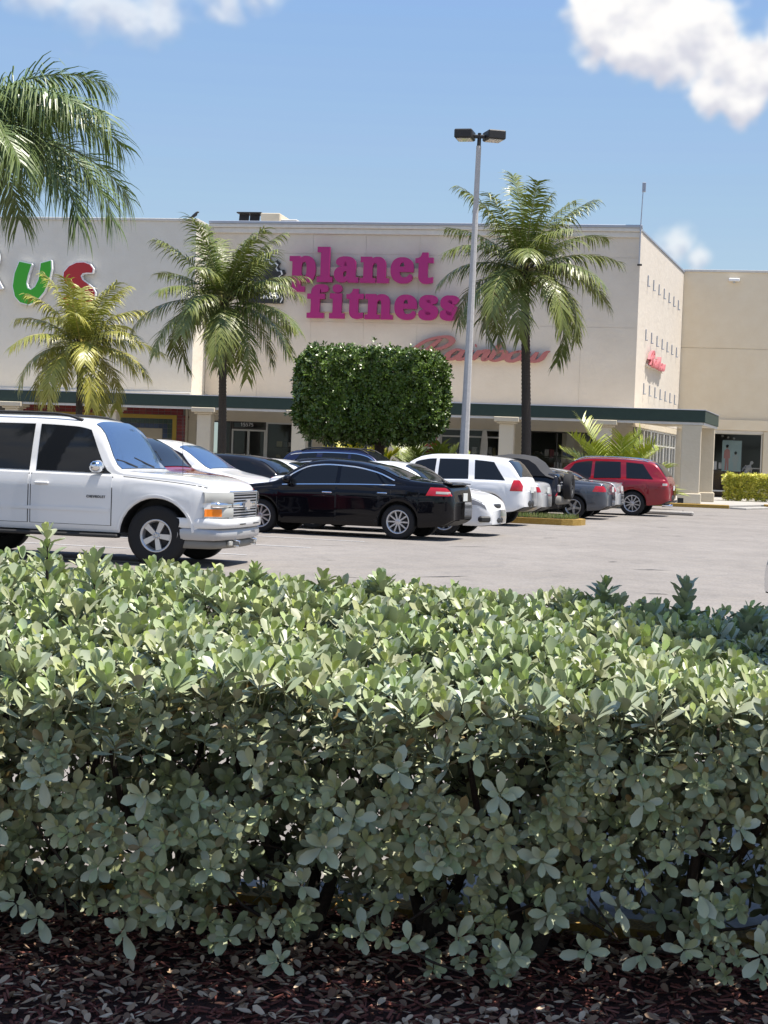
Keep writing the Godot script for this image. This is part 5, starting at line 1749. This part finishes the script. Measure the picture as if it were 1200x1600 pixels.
func palm(called: String, label: String, foot: Vector3, crown: Vector3, count: int, seed_: int, p: Dictionary, trunk_r: Vector2, group := "") -> void:
	var t := thing(called, label, "palm tree", foot, 0.0, group)
	var r := RandomNumberGenerator.new()
	r.seed = seed_
	var top := crown - foot
	if p.get("trunk", true):
		part(t, "trunk", palm_trunk([Vector3(0, -0.1, 0), Vector3(top.x * 0.25, top.y * 0.35, top.z * 0.3), Vector3(top.x * 0.7, top.y * 0.75, top.z * 0.75), top], [trunk_r.x, trunk_r.y], p.get("rings", 0.12)), M.bark_palm)
	# spear leaf bases
	var bs := nst()
	for k in 9:
		var a := TAU * k / 9.0 + r.randf()
		tube(bs, [top - Vector3(0, 0.35, 0) + Vector3(cos(a), 0, sin(a)) * trunk_r.y, top + Vector3(cos(a) * 0.16, 0.18, sin(a) * 0.16), top + Vector3(cos(a) * 0.3, 0.42, sin(a) * 0.3)], [0.06, 0.045, 0.02], 5)
	part(t, "leaf_bases", done(bs), M.twig)
	for k in count:
		var f := float(k) / count
		var az: float = k * 2.399 + r.randf_range(-0.3, 0.3) + p.get("turn", 0.0)
		var el := lerpf(p.el_top, p.el_low, pow(f, 0.9)) + r.randf_range(-0.1, 0.1)
		var q := p.duplicate()
		q.droop = p.droop * lerpf(p.get("stiff", 0.22), 1.1, pow(f, 0.8))
		q.base = (p.base as Color).lerp(p.tip, maxf(0.0, f - 0.55) * p.get("age", 0.9))
		if f < 0.12: q.length = p.length * lerpf(0.85, 1.0, f / 0.12)
		part(t, "frond", frond(r, az, el, q), M.frond, Transform3D(Basis(), top + Vector3(0, 0.1, 0)))
	if p.get("nuts", 0) > 0:
		for k in p.nuts:
			var a: float = TAU * k / p.nuts + 0.4
			var ns := nst()
			lathe(ns, [Vector2(0.001, -0.13), Vector2(0.07, -0.1), Vector2(0.1, -0.02), Vector2(0.085, 0.07), Vector2(0.03, 0.13), Vector2(0.001, 0.14)], 9, Transform3D(Basis(Vector3(1, 0, 0), Vector3(0, 0, -1), Vector3(0, 1, 0)), top + Vector3(cos(a) * 0.28, -0.18 - 0.08 * (k % 2), sin(a) * 0.28)))
			part(t, "coconut", done(ns), M.nut)

func clump(called: String, label: String, category: String, at: Vector3, stems: int, height: float, spread: float, seed_: int, base: Color, tip: Color, group := "") -> void:
	# low clustering palm: many arching fronds from the ground
	var t := thing(called, label, category, at, 0.0, group)
	var r := RandomNumberGenerator.new()
	r.seed = seed_
	for k in stems:
		var az := k * 2.399 + r.randf_range(-0.3, 0.3)
		var f := float(k) / stems
		var p := {"length": height * lerpf(1.15, 0.9, f), "droop": lerpf(0.5, 1.25, f), "base": base, "tip": tip, "rib": tip, "leaflets": 38, "leaf_len": height * 0.36, "leaf_w": 0.06, "sag": 0.4, "bare": 0.22, "thick": 0.02, "vee": 0.5}
		part(t, "frond", frond(r, az, lerpf(1.4, 0.75, f), p), M.frond, Transform3D(Basis(), Vector3(r.randf_range(-1, 1), 0, r.randf_range(-1, 1)) * spread))
	var cs := nst()
	for k in 7:
		var b := Vector3(r.randf_range(-1, 1), 0, r.randf_range(-1, 1)) * spread
		tube(cs, [b, b + Vector3(r.randf_range(-0.1, 0.1), height * 0.3, r.randf_range(-0.1, 0.1))], [0.035, 0.025], 6)
	part(t, "canes", done(cs), M.bark_palm)

# ------------------------------------------------------------------ leaf clusters
func leaf(s: SurfaceTool, o: Vector3, out: Vector3, up: Vector3, length: float, width: float, curl: float, col: Color) -> void:
	# a blade folded a little along its midrib and curled along its length
	var side := out.cross(up).normalized()
	var nrm := side.cross(out).normalized()
	var prev: Array = []
	var w := [0.14, 0.66, 1.0, 0.86, 0.12]
	var tt := [0.0, 0.28, 0.58, 0.84, 1.0]
	s.set_color(col)
	for i in 5:
		var t: float = tt[i]
		var c := o + out * length * t + nrm * (curl * length * t * t)
		var h: float = width * w[i] / 2
		var row := [c + side * h + nrm * h * 0.35, c, c - side * h + nrm * h * 0.35]
		if i > 0:
			quad(s, prev[0], row[0], row[1], prev[1])
			quad(s, prev[1], row[1], row[2], prev[2])
		prev = row

func rosette(r: RandomNumberGenerator, upright: float, count: int, young: float) -> ArrayMesh:
	# leaves in a spiral round a shoot tip that points up the y axis; leaf about one unit long
	var s := nst()
	s.set_smooth_group(1)
	for k in count:
		var f := float(k) / (count - 1)
		var az := k * 2.399 + r.randf_range(-0.25, 0.25)
		var el := lerpf(-0.15 + upright * 0.55, 0.75 + upright * 0.6, f) + r.randf_range(-0.16, 0.16)
		var out := Vector3(cos(az) * cos(el), sin(el), sin(az) * cos(el))
		var up := Vector3(-cos(az) * sin(el), cos(el), -sin(az) * sin(el))
		var sc := lerpf(1.05, 0.5, pow(f, 1.4)) * r.randf_range(0.85, 1.12)
		var c := Color(0.32, 0.355, 0.24).lerp(Color(0.35, 0.42, 0.13), clampf(pow(f, 2.8) * young + r.randf_range(-0.06, 0.06), 0, 1)) * r.randf_range(0.84, 1.12)
		if r.randf() < 0.009: c = Color(0.22, 0.17, 0.08)   # a browned leaf
		s.set_smooth_group(k + 1)
		leaf(s, Vector3(0, f * 0.55 - 0.3, 0) + out * 0.08, out, up, sc, sc * r.randf_range(0.46, 0.56), r.randf_range(-0.12, 0.14), c)
	s.set_color(Color(0.16, 0.17, 0.09))
	tube(s, [Vector3(0, -0.8, 0), Vector3(0, 0.2, 0)], [0.04, 0.03], 4, 90, false)
	return done(s)

func facing(n: Vector3, spin: float) -> Basis:
	# a basis whose y axis is n
	var y := n.normalized()
	var x := y.cross(Vector3.FORWARD if absf(y.z) < 0.9 else Vector3.RIGHT).normalized()
	var b := Basis(x, y, x.cross(y))
	return Basis(y, spin) * b

func leaf_cluster(r: RandomNumberGenerator, count: int) -> ArrayMesh:
	var s := nst()
	for k in count:
		var az := TAU * k / count + r.randf_range(-0.5, 0.5)
		var el := r.randf_range(-0.3, 1.1)
		var out := Vector3(cos(az) * cos(el), sin(el), sin(az) * cos(el))
		var up := Vector3(-cos(az) * sin(el), cos(el), -sin(az) * sin(el))
		var side := out.cross(up).normalized() * 0.23
		var o := out * 0.12 + Vector3(0, r.randf_range(-0.3, 0.3), 0)
		s.set_color(Color.WHITE * r.randf_range(0.75, 1.15))
		var m := o + out * 0.5 + up * 0.05
		tri(s, o, m + side, m - side)
		tri(s, m + side, o + out, m - side)
	return done(s)

func build_trees() -> void:
	M.nut = plain(0.2, 0.17, 0.05, 0.6)
	var r := RandomNumberGenerator.new()
	r.seed = 9
	var coco := {"length": 3.3, "droop": 1.7, "base": Color(0.05, 0.092, 0.02), "tip": Color(0.22, 0.235, 0.055), "rib": Color(0.24, 0.23, 0.09), "leaflets": 66, "leaf_len": 0.92, "leaf_w": 0.05, "sag": 1.5, "el_top": 1.5, "el_low": -0.4, "wind": 0.12, "vee": 0.1, "plume": 0.2, "bare": 0.16, "age": 1.0, "torn": 0.08}
	palm("coconut_palm", "tall green coconut palm right of the lamp post, in front of the coral script", Vector3(4.42, 0, -52.0), Vector3(4.12, 7.35, -52.0), 31, 101, coco.merged({"nuts": 5}), Vector2(0.175, 0.13), "coconut palms in the car park")
	palm("coconut_palm", "green coconut palm standing left of the magenta lettering and gear badge", Vector3(-5.68, 0, -58.0), Vector3(-5.85, 6.5, -58.0), 38, 202, coco.merged({"length": 3.25, "turn": 0.7, "nuts": 4}, true), Vector2(0.165, 0.125), "coconut palms in the car park")
	palm("coconut_palm", "short yellow-green coconut palm under the green and red toy shop letters", Vector3(-11.1, 0, -60.0), Vector3(-11.1, 5.0, -60.0), 28, 303, coco.merged({"length": 2.95, "turn": 1.9, "base": Color(0.12, 0.16, 0.025), "tip": Color(0.42, 0.38, 0.075), "age": 1.4, "rib": Color(0.4, 0.34, 0.08)}, true), Vector2(0.145, 0.115), "coconut palms in the car park")
	var queen := {"length": 2.45, "droop": 1.5, "stiff": 0.9, "base": Color(0.06, 0.11, 0.03), "tip": Color(0.17, 0.22, 0.07), "rib": Color(0.12, 0.15, 0.05), "leaflets": 130, "leaf_len": 0.8, "leaf_w": 0.021, "sag": 2.1, "el_top": 0.95, "el_low": 0.12, "wind": 0.02, "vee": 0.2, "plume": 0.75, "bare": 0.2, "age": 0.2, "torn": 0.03, "thick": 0.025, "rings": 0.2}
	palm("queen_palm", "feathery palm leaning its crown into the upper left corner", Vector3(-5.9, 0, -20.4), Vector3(-5.47, 5.02, -20.2), 29, 411, queen, Vector2(0.2, 0.15))
	# clipped box-headed tree
	var bt := thing("clipped_tree", "dark green tree clipped to a square block on a single trunk", "tree", Vector3(-0.55, 0, -50.0))
	var ts := nst()
	tube(ts, [Vector3(0.32, -0.1, 0), Vector3(0.36, 0.8, 0.0), Vector3(0.34, 1.6, 0.02), Vector3(0.36, 2.5, 0)], [0.2, 0.16, 0.15, 0.17], 10)
	part(bt, "trunk", done(ts), M.bark)
	var lb := nst()
	for k in 14:
		var a := TAU * k / 14.0 + r.randf() * 0.3
		var reach := r.randf_range(1.0, 1.8)
		tube(lb, [Vector3(0.36, 2.1 + r.randf() * 0.4, 0), Vector3(0.36 + cos(a) * reach * 0.5, 2.9 + r.randf() * 0.5, sin(a) * reach * 0.4), Vector3(0.2 + cos(a) * reach, 3.3 + r.randf() * 1.1, sin(a) * reach * 0.75)], [0.07, 0.045, 0.015], 5)
	part(bt, "limb", done(lb), M.bark)
	var cl := leaf_cluster(r, 7)
	var xs: Array = []; var cs: Array = []
	var nz := FastNoiseLite.new()
	nz.seed = 3; nz.frequency = 0.9
	var half := Vector3(2.2, 1.24, 1.5)
	var mid := Vector3(0.05, 3.42, 0)
	while xs.size() < 12000:
		var d := Vector3(r.randf_range(-1, 1), r.randf_range(-1, 1), r.randf_range(-1, 1))
		var q := d
		var m := maxf(absf(q.x), maxf(absf(q.y), absf(q.z)))
		if r.randf() < 0.86: q = q / m * r.randf_range(0.86, 1.0)
		# rounded edges and an uneven face
		var e := Vector3(absf(q.x), absf(q.y), absf(q.z))
		if pow(e.x, 5) + pow(e.y, 5) + pow(e.z, 5) > 1.08: continue
		var pos := Vector3(q.x * half.x, q.y * half.y, q.z * half.z)
		pos *= 1.0 + 0.11 * nz.get_noise_3dv(pos * 1.3)
		if nz.get_noise_3dv(pos * 2.2 + Vector3(40, 0, 0)) > 0.42: continue
		if q.y < -0.8 and r.randf() < 0.35: pos.y -= r.randf() * 0.25
		if q.y > 0.85 and r.randf() < 0.14: pos.y += r.randf() * 0.2
		if r.randf() < 0.03: pos *= r.randf_range(1.02, 1.09)
		var n := Vector3(pow(q.x, 5), pow(q.y, 5) + 0.35, pow(q.z, 5)) + Vector3(r.randf_range(-1, 1), r.randf_range(-1, 1), r.randf_range(-1, 1)) * 0.5
		xs.append(Transform3D(facing(n, r.randf() * TAU).scaled(Vector3.ONE * r.randf_range(0.10, 0.155)), mid + pos))
		cs.append(Color(0.085, 0.135, 0.02) * r.randf_range(0.7, 1.35))
	multi(bt, "crown", cl, M.ficus, xs, cs)
	# planting in front of the shops
	clump("cane_palm", "large bright green cane palm in front of the right end of the canopy", "shrub", Vector3(8.55, 0.0, -62.2), 22, 2.9, 0.12, 51, Color(0.09, 0.15, 0.02), Color(0.36, 0.38, 0.05), "cane palms and shrubs in the car park")
	clump("cane_palm", "green cane palm shrub right of the clipped tree's trunk", "shrub", Vector3(1.15, 0.0, -55.0), 30, 2.0, 0.55, 52, Color(0.05, 0.09, 0.015), Color(0.25, 0.28, 0.04), "cane palms and shrubs in the car park")
	clump("cane_palm", "small yellow cane palm shrub left of the clipped tree's trunk", "shrub", Vector3(-1.0, 0.0, -54.5), 20, 1.9, 0.3, 53, Color(0.3, 0.3, 0.03), Color(0.6, 0.52, 0.06), "cane palms and shrubs in the car park")
	# yellow-green clipped bed in front of the wing
	var hd := thing("low_hedge", "low yellow-green clipped hedge below the wing's dark window", "hedge")
	hd.transform = store_frame * Transform3D(Basis(), Vector3(5.2, 0.1, -10.4))
	var hx: Array = []; var hc: Array = []
	for i in 5200:
		var px := r.randf_range(-3.3, 5.0); var pz := r.randf_range(-0.75, 0.75)
		var top := 1.18 + 0.14 * nz.get_noise_2d(px * 1.6, pz * 1.6) + 0.1 * nz.get_noise_2d(px * 5.0, pz * 5.0)
		var py := top - absf(r.randfn(0.0, 0.1))
		if r.randf() < 0.55:
			pz = 0.75 + 0.08 * nz.get_noise_2d(px * 3.0, 7.0) - absf(r.randfn(0.0, 0.08)); py = r.randf_range(0.02, 1.0) * top
		if px < -3.1: px += r.randf() * 0.3
		hx.append(Transform3D(facing(Vector3(r.randf_range(-0.7, 0.7), 0.8, 0.5 + r.randf_range(-0.6, 0.6)), r.randf() * TAU).scaled(Vector3.ONE * r.randf_range(0.09, 0.15)), Vector3(px, py, pz)))
		hc.append(Color(0.42, 0.44, 0.06).lerp(Color(0.78, 0.70, 0.15), pow(r.randf(), 1.4)))
	multi(hd, "foliage", cl, M.frond, hx, hc)
	var st := nst()
	for i in 34:
		var bx := r.randf_range(-3.1, 4.8)
		tube(st, [Vector3(bx, 0, r.randf_range(-0.5, 0.5)), Vector3(bx + r.randf_range(-0.15, 0.15), 0.9, r.randf_range(-0.5, 0.6))], [0.02, 0.008], 5)
	part(hd, "stems", done(st), M.twig)
	# tree out of the picture to the right whose crown shades the right end of the hedge
	var sh := thing("shade_tree", "broad leafy tree standing right of the hedge, beyond the picture's edge", "tree", Vector3(3.95, 0.1, -5.9))
	var tt := nst()
	tube(tt, [Vector3(0, 0, 0), Vector3(0.05, 1.2, 0), Vector3(-0.05, 2.6, 0.05), Vector3(-0.1, 4.0, 0)], [0.2, 0.15, 0.13, 0.09], 10)
	part(sh, "trunk", done(tt), M.bark)
	var tl := nst()
	for k in 12:
		var a := TAU * k / 12.0 + r.randf() * 0.4
		tube(tl, [Vector3(-0.05, 2.3 + 0.12 * k, 0), Vector3(cos(a) * 0.8, 3.1 + 0.14 * k, sin(a) * 0.8), Vector3(cos(a) * 1.7, 3.7 + 0.15 * k, sin(a) * 1.7)], [0.07, 0.045, 0.015], 5)
	part(sh, "limb", done(tl), M.bark)
	var sx: Array = []; var sc: Array = []
	while sx.size() < 6500:
		var d := Vector3(r.randfn(), r.randfn(), r.randfn()).normalized() * pow(r.randf(), 0.4)
		var pos := Vector3(d.x * 2.0, 4.6 + d.y * 1.5, d.z * 2.0)
		if nz.get_noise_3dv(pos * 1.1) > 0.28: continue
		sx.append(Transform3D(facing(Vector3(r.randf_range(-1, 1), 1.0, r.randf_range(-1, 1)), r.randf() * TAU).scaled(Vector3.ONE * r.randf_range(0.1, 0.16)), pos))
		sc.append(Color(0.04, 0.07, 0.018).lerp(Color(0.08, 0.12, 0.03), r.randf()))
	multi(sh, "crown", cl, M.ficus, sx, sc)

# ------------------------------------------------------------------ the silver hedge in front
func hedge_top(x: float, z: float, nz: FastNoiseLite) -> float:
	var t := clampf((-z - 4.05) / 1.6, 0.0, 1.0)
	var y := lerpf(0.885, 1.03 - 0.045 * x, smoothstep(-0.1, 1.0, t))
	return y + 0.045 * nz.get_noise_2d(x * 2.2, z * 2.2) + 0.02 * nz.get_noise_2d(x * 8.0, z * 8.0)

func hedge_front(x: float, y: float, nz: FastNoiseLite) -> float:
	var v := clampf(y, 0.1, 0.95)
	var z := -4.12 - 0.22 * pow(maxf(0.0, 0.5 - v) / 0.4, 1.5) + 0.04 * x
	return z + 0.15 * nz.get_noise_2d(x * 3.2 + 50.0, y * 3.6) + 0.06 * nz.get_noise_2d(x * 7.0, y * 7.0 + 90.0)

func build_hedge() -> void:
	var h := thing("clipped_hedge", "broad clipped hedge of silver-green oval leaves across the foreground", "hedge", Vector3(0, 0, 0))
	var r := RandomNumberGenerator.new()
	r.seed = 2718
	var nz := FastNoiseLite.new()
	nz.seed = 21; nz.frequency = 0.55; nz.fractal_octaves = 2
	var open_: Array = []; var up_: Array = []
	for k in 5:
		open_.append(rosette(r, 0.05 + 0.08 * k, 7 + k, 0.35))
		up_.append(rosette(r, 0.7 + 0.1 * k, 6 + k, 1.0))
	var sets := {}
	var put := func(mesh: Mesh, xf: Transform3D, col: Color) -> void:
		if not sets.has(mesh): sets[mesh] = [[], []]
		sets[mesh][0].append(xf); sets[mesh][1].append(col)
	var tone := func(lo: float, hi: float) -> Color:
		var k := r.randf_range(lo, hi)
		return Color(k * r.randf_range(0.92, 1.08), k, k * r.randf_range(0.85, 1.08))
	# top: upright shoots
	var x := -3.3
	while x < 3.3:
		var z := -4.10
		while z > -5.75:
			var px := x + r.randf_range(-0.024, 0.024); var pz := z + r.randf_range(-0.024, 0.024)
			var py := hedge_top(px, pz, nz) + r.randf_range(-0.03, 0.02)
			var n := Vector3(r.randf_range(-0.35, 0.35), 1.0, r.randf_range(-0.3, 0.4) + 0.1)
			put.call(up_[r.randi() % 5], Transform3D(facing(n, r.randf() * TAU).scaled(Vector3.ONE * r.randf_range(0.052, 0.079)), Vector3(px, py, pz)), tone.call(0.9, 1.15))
			if r.randf() < 0.6:
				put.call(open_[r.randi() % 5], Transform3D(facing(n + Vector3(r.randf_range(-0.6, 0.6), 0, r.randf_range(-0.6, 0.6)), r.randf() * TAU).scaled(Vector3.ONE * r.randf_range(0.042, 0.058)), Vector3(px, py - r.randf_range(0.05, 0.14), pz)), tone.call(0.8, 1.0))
			z -= 0.055
		x += 0.055
	# tall shoots that overtop the rest: a stem with stacked whorls
	for e in [[-1.02, -5.1, 0.17], [-0.86, -5.0, 0.14], [-1.25, -5.2, 0.08], [-0.42, -5.5, 0.06], [0.0, -5.5, 0.05], [0.62, -5.5, 0.05], [0.74, -5.55, 0.07], [0.98, -5.35, 0.13], [1.17, -5.3, 0.09], [1.21, -5.35, 0.07], [-0.2, -5.55, 0.06]]:
		var by := hedge_top(e[0], e[1], nz)
		var lean := Vector3(r.randf_range(-0.1, 0.1), 1, r.randf_range(-0.1, 0.1))
		var shoots := nst()
		tube(shoots, [Vector3(e[0], by - 0.15, e[1]), Vector3(e[0], by, e[1]) + lean * e[2]], [0.006, 0.004], 5)
		part(h, "shoot_stem", done(shoots), M.twig)
		for k in 3:
			put.call(up_[(k + r.randi()) % 5], Transform3D(facing(lean, r.randf() * TAU).scaled(Vector3.ONE * lerpf(0.078, 0.062, k / 2.0)), Vector3(e[0], by, e[1]) + lean * (e[2] * (k + 1) / 3.0)), tone.call(0.9, 1.1))
	# front and back: open whorls facing outwards, thinning to gaps near the ground
	var continue_row := false
	for layer in 3:
		x = -3.3
		while x < 3.3:
			var y := 0.2
			while y < 0.90:
				var px := x + r.randf_range(-0.024, 0.024); var py := y + r.randf_range(-0.024, 0.024)
				var keep := smoothstep(0.0, 0.48, py + 0.26 * nz.get_noise_2d(px * 2.4, py * 2.4 + 33.0))
				if nz.get_noise_2d(px * 6.5 + 11.0, py * 7.5 - 8.0) < -0.12 - 0.08 * layer + 0.26 * (1.0 - smoothstep(0.2, 0.62, py)): continue_row = true
				else: continue_row = false
				if not continue_row and r.randf() < lerpf(0.16, 0.97, keep) * [0.88, 0.55, 0.3][layer]:
					var pz := hedge_front(px, py, nz) - layer * 0.13 - r.randf() * 0.05
					var n := Vector3(r.randf_range(-0.55, 0.55), r.randf_range(0.1, 0.8), 1.0 - layer * 0.1)
					put.call(open_[r.randi() % 5], Transform3D(facing(n, r.randf() * TAU).scaled(Vector3.ONE * r.randf_range(0.028, 0.052) * (1.0 - 0.08 * layer)), Vector3(px, py, pz)), tone.call(0.72, 1.0) * Color(1, 1, 0.84))  # less blue in the front leaves to offset the blue skylight
				y += 0.047
			x += 0.047
	for i in 2000:
		var px := r.randf_range(-3.3, 3.3); var py := r.randf_range(0.3, 0.95)
		var pz := -5.7 + r.randf_range(-0.1, 0.15)
		if r.randf() < 0.5: pz = r.randf_range(-5.6, -4.5); py = r.randf_range(0.5, 0.85)
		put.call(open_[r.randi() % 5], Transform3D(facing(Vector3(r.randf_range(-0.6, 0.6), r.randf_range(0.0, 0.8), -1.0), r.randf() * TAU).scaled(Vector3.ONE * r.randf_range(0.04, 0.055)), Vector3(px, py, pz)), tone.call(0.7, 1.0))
	for i in 2300:
		var px := r.randf_range(-3.2, 3.2); var py := r.randf_range(0.22, 0.62); var pz := r.randf_range(-5.3, -4.45)
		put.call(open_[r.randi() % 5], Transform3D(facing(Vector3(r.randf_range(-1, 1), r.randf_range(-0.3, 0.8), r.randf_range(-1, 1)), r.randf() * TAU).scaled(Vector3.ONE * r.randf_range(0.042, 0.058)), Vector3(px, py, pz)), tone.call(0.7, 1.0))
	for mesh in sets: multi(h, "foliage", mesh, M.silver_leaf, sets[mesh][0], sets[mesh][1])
	# the largest whorls in front, leaf by leaf
	var kinds: Array = []
	for k in 6:
		var s := nst()
		s.set_smooth_group(1)
		leaf(s, Vector3.ZERO, Vector3(1, 0, 0), Vector3(0, 1, 0), 1.0, r.randf_range(0.42, 0.52), r.randf_range(-0.16, 0.12), Color(0.34, 0.365, 0.25).lerp(Color(0.33, 0.38, 0.17), k / 8.0))
		kinds.append(done(s))
	var spots := [[-0.90, 0.33], [-0.68, 0.46], [-0.40, 0.47], [-0.17, 0.43], [-0.05, 0.62], [-0.55, 0.66], [0.16, 0.50], [0.42, 0.52], [0.62, 0.40], [0.80, 0.47], [0.95, 0.33], [-0.36, 0.26], [-0.22, 0.22], [0.10, 0.30], [0.22, 0.30], [0.55, 0.27], [0.70, 0.26], [-0.85, 0.29], [-0.62, 0.28], [0.30, 0.70], [0.05, 0.74], [-0.30, 0.72], [-0.80, 0.70], [0.66, 0.68], [0.90, 0.62], [0.45, 0.36], [-0.02, 0.30], [-0.50, 0.36], [0.36, 0.27], [-0.95, 0.55], [0.78, 0.31], [-0.12, 0.55]]
	for sp in spots:
		var o := Vector3(sp[0], sp[1] + 0.0, hedge_front(sp[0], sp[1], nz) + 0.055)
		var ax := facing(Vector3(r.randf_range(-0.35, 0.35), r.randf_range(0.25, 0.6), 1.0), r.randf() * TAU)
		for k in 9:
			var f := k / 8.0
			var az := k * 2.399 + r.randf_range(-0.35, 0.35); var el := lerpf(0.15, 1.15, f) + r.randf_range(-0.3, 0.3)
			var out := ax * Vector3(cos(az) * cos(el), sin(el), sin(az) * cos(el))
			var upv := ax * Vector3(-cos(az) * sin(el), cos(el), -sin(az) * sin(el))
			var sc := lerpf(0.055, 0.028, pow(f, 1.3)) * r.randf_range(0.75, 1.25)
			part(h, "leaf", kinds[mini(5, int(f * 4.0 + r.randf() * 2.0))], M.silver_leaf, Transform3D(Basis(out, upv, out.cross(upv)).scaled(Vector3.ONE * sc), o + ax.y * (f * 0.03) + out * 0.006))
	# stems and twigs inside
	for k in 18:
		var bx := -3.15 + 0.37 * k + r.randf_range(-0.1, 0.1)
		var bz := -4.72 + 0.04 * bx + r.randf_range(-0.08, 0.08)
		var s := nst()
		for q in 4:
			var a := TAU * q / 4.0 + r.randf()
			tube(s, [Vector3(bx, 0.08, bz), Vector3(bx + cos(a) * 0.08, 0.3, bz + sin(a) * 0.1), Vector3(bx + cos(a) * 0.22, 0.55, bz + sin(a) * 0.3), Vector3(bx + cos(a) * 0.3, 0.85, bz + sin(a) * 0.5)], [0.026, 0.017, 0.011, 0.005], 6)
		part(h, "branch", done(s), M.twig)
	var tw := nst()
	for i in 720:
		var a := Vector3(r.randf_range(-3.2, 3.2), r.randf_range(0.22, 0.8), r.randf_range(-5.4, -4.3))
		var d := Vector3(r.randf_range(-1, 1), r.randf_range(-0.5, 1), r.randf_range(-1, 1)).normalized() * r.randf_range(0.1, 0.28)
		tube(tw, [a, a + d * 0.5 + Vector3(0, r.randf_range(-0.02, 0.03), 0), a + d], [0.005, 0.004, 0.002], 4, 1, false)
	part(h, "twigs", done(tw), M.twig, Transform3D(), "stuff")

# ------------------------------------------------------------------ planter, mulch, unseen shade strip and paving
func build_near_ground() -> void:
	var r := RandomNumberGenerator.new()
	r.seed = 808
	var kd := Vector2(1.0, 0.2).normalized()
	# soil sheet with an uneven surface
	var s := nst()
	s.set_smooth_group(1)
	var nz := FastNoiseLite.new()
	nz.seed = 4; nz.frequency = 1.0
	var hgt := func(x: float, z: float) -> float: return 0.115 + 0.022 * nz.get_noise_2d(x * 1.5, z * 1.5) + 0.012 * nz.get_noise_2d(x * 7.0, z * 7.0)
	var nx := 120; var nzc := 70
	var g: Array = []
	for i in nx + 1:
		var row: Array = []
		for j in nzc + 1:
			var x := lerpf(-6.0, 6.0, float(i) / nx)
			var z := lerpf(-1.22, -5.0 + 0.19 * clampf(x, -2.5, 2.5), float(j) / nzc)
			row.append(Vector3(x, hgt.call(x, z), z))
		g.append(row)
	for i in nx:
		for j in nzc: quad(s, g[i][j], g[i + 1][j], g[i + 1][j + 1], g[i][j + 1])
	solo("mulch_bed", done(s), M.mulch, "", "", "", "structure")
	# yellow kerb along the car park side of the bed
	for e in [[Vector2(-6.0, -5.55), Vector2(-2.5, -5.55)], [Vector2(-2.5, -5.55), Vector2(2.5, -4.6)], [Vector2(2.5, -4.6), Vector2(6.0, -4.6)]]:
		var d: Vector2 = e[1] - e[0]
		var b := nst()
		box(b, Vector3.ZERO, Vector3(d.length(), 0.17, 0.16), Basis(), 0.025)
		var k := solo("kerb", done(b), M.kerb_yellow, "", "", "", "structure")
		k.transform = Transform3D(Basis(Vector3.UP, -d.angle()), Vector3((e[0].x + e[1].x) / 2, 0.055, (e[0].y + e[1].y) / 2))
	# shredded bark and fallen leaves
	var ch := nst()
	box(ch, Vector3.ZERO, Vector3(1.0, 0.12, 0.26), Basis())
	var chip := done(ch)
	var lf := nst()
	lf.set_smooth_group(1)
	leaf(lf, Vector3(-0.5, 0, 0), Vector3(1, 0, 0), Vector3(0, 1, 0), 1.0, 0.5, 0.22, Color.WHITE)
	var lm := done(lf)
	var cx: Array = []; var cc: Array = []; var lx: Array = []; var lc: Array = []
	for i in 22000:
		var x := r.randf_range(-3.2, 3.2); var z := r.randf_range(-5.1, -2.8)
		z = maxf(z, -4.95 + 0.19 * clampf(x, -2.5, 2.5))
		var tilt := Basis(Vector3(r.randf_range(-1, 1), 0, r.randf_range(-1, 1)).normalized(), r.randf_range(-0.5, 0.5))
		cx.append(Transform3D(tilt * Basis(Vector3.UP, r.randf() * TAU) * Basis.from_scale(Vector3(r.randf_range(0.012, 0.05), 0.03, r.randf_range(0.01, 0.03))), Vector3(x, hgt.call(x, z) + r.randf_range(0.0, 0.014), z)))
		cc.append(Color(0.13, 0.036, 0.026).lerp(Color(0.28, 0.11, 0.085), pow(r.randf(), 2.0)))
	for i in 20000:
		var x := r.randf_range(-3.2, 3.2); var z := r.randf_range(-5.0, -2.8)
		z = maxf(z, -4.93 + 0.19 * clampf(x, -2.5, 2.5))
		var keep := 0.8 + 0.6 * nz.get_noise_2d(x * 1.2 + 9.0, z * 1.6)
		if r.randf() > keep: continue
		var tilt := Basis(Vector3(r.randf_range(-1, 1), 0, r.randf_range(-1, 1)).normalized(), r.randf_range(-0.6, 0.6))
		lx.append(Transform3D(tilt * Basis(Vector3.UP, r.randf() * TAU) * Basis.from_scale(Vector3.ONE * r.randf_range(0.014, 0.042)), Vector3(x, hgt.call(x, z) + r.randf_range(0.012, 0.028), z)))
		var q := r.randf()
		lc.append(Color(0.36, 0.24, 0.15).lerp(Color(0.56, 0.45, 0.33), q) if r.randf() < 0.6 else Color(0.15, 0.075, 0.045).lerp(Color(0.22, 0.15, 0.1), q))
	multi(self, "mulch_chips", chip, M.chip, cx, cc)
	multi(self, "leaf_litter", lm, M.chip, lx, lc)
	# unseen strip on posts, added only to shade the hedge front and mulch
	var w := thing("added_shade_strip", "unseen added awning on posts above the near edge of the silver hedge", "shade_strip")
	part(w, "shade_slab", span_box(Vector3(-9, 3.95, -3.86), Vector3(9, 4.1, -3.5), 0.02), M.stucco_warm)
	part(w, "fascia", span_box(Vector3(-9, 3.88, -3.93), Vector3(9, 4.16, -3.862), 0.01), M.green)
	for px in [-7.0, -3.6, 3.6, 7.0]: part(w, "post", span_box(Vector3(px - 0.09, 0.0, -3.77), Vector3(px + 0.09, 3.948, -3.59), 0.02), M.stucco_warm)
	part(w, "paving", span_box(Vector3(-9, 0.01, -1.2), Vector3(9, 0.12, 3.7)), M.concrete)
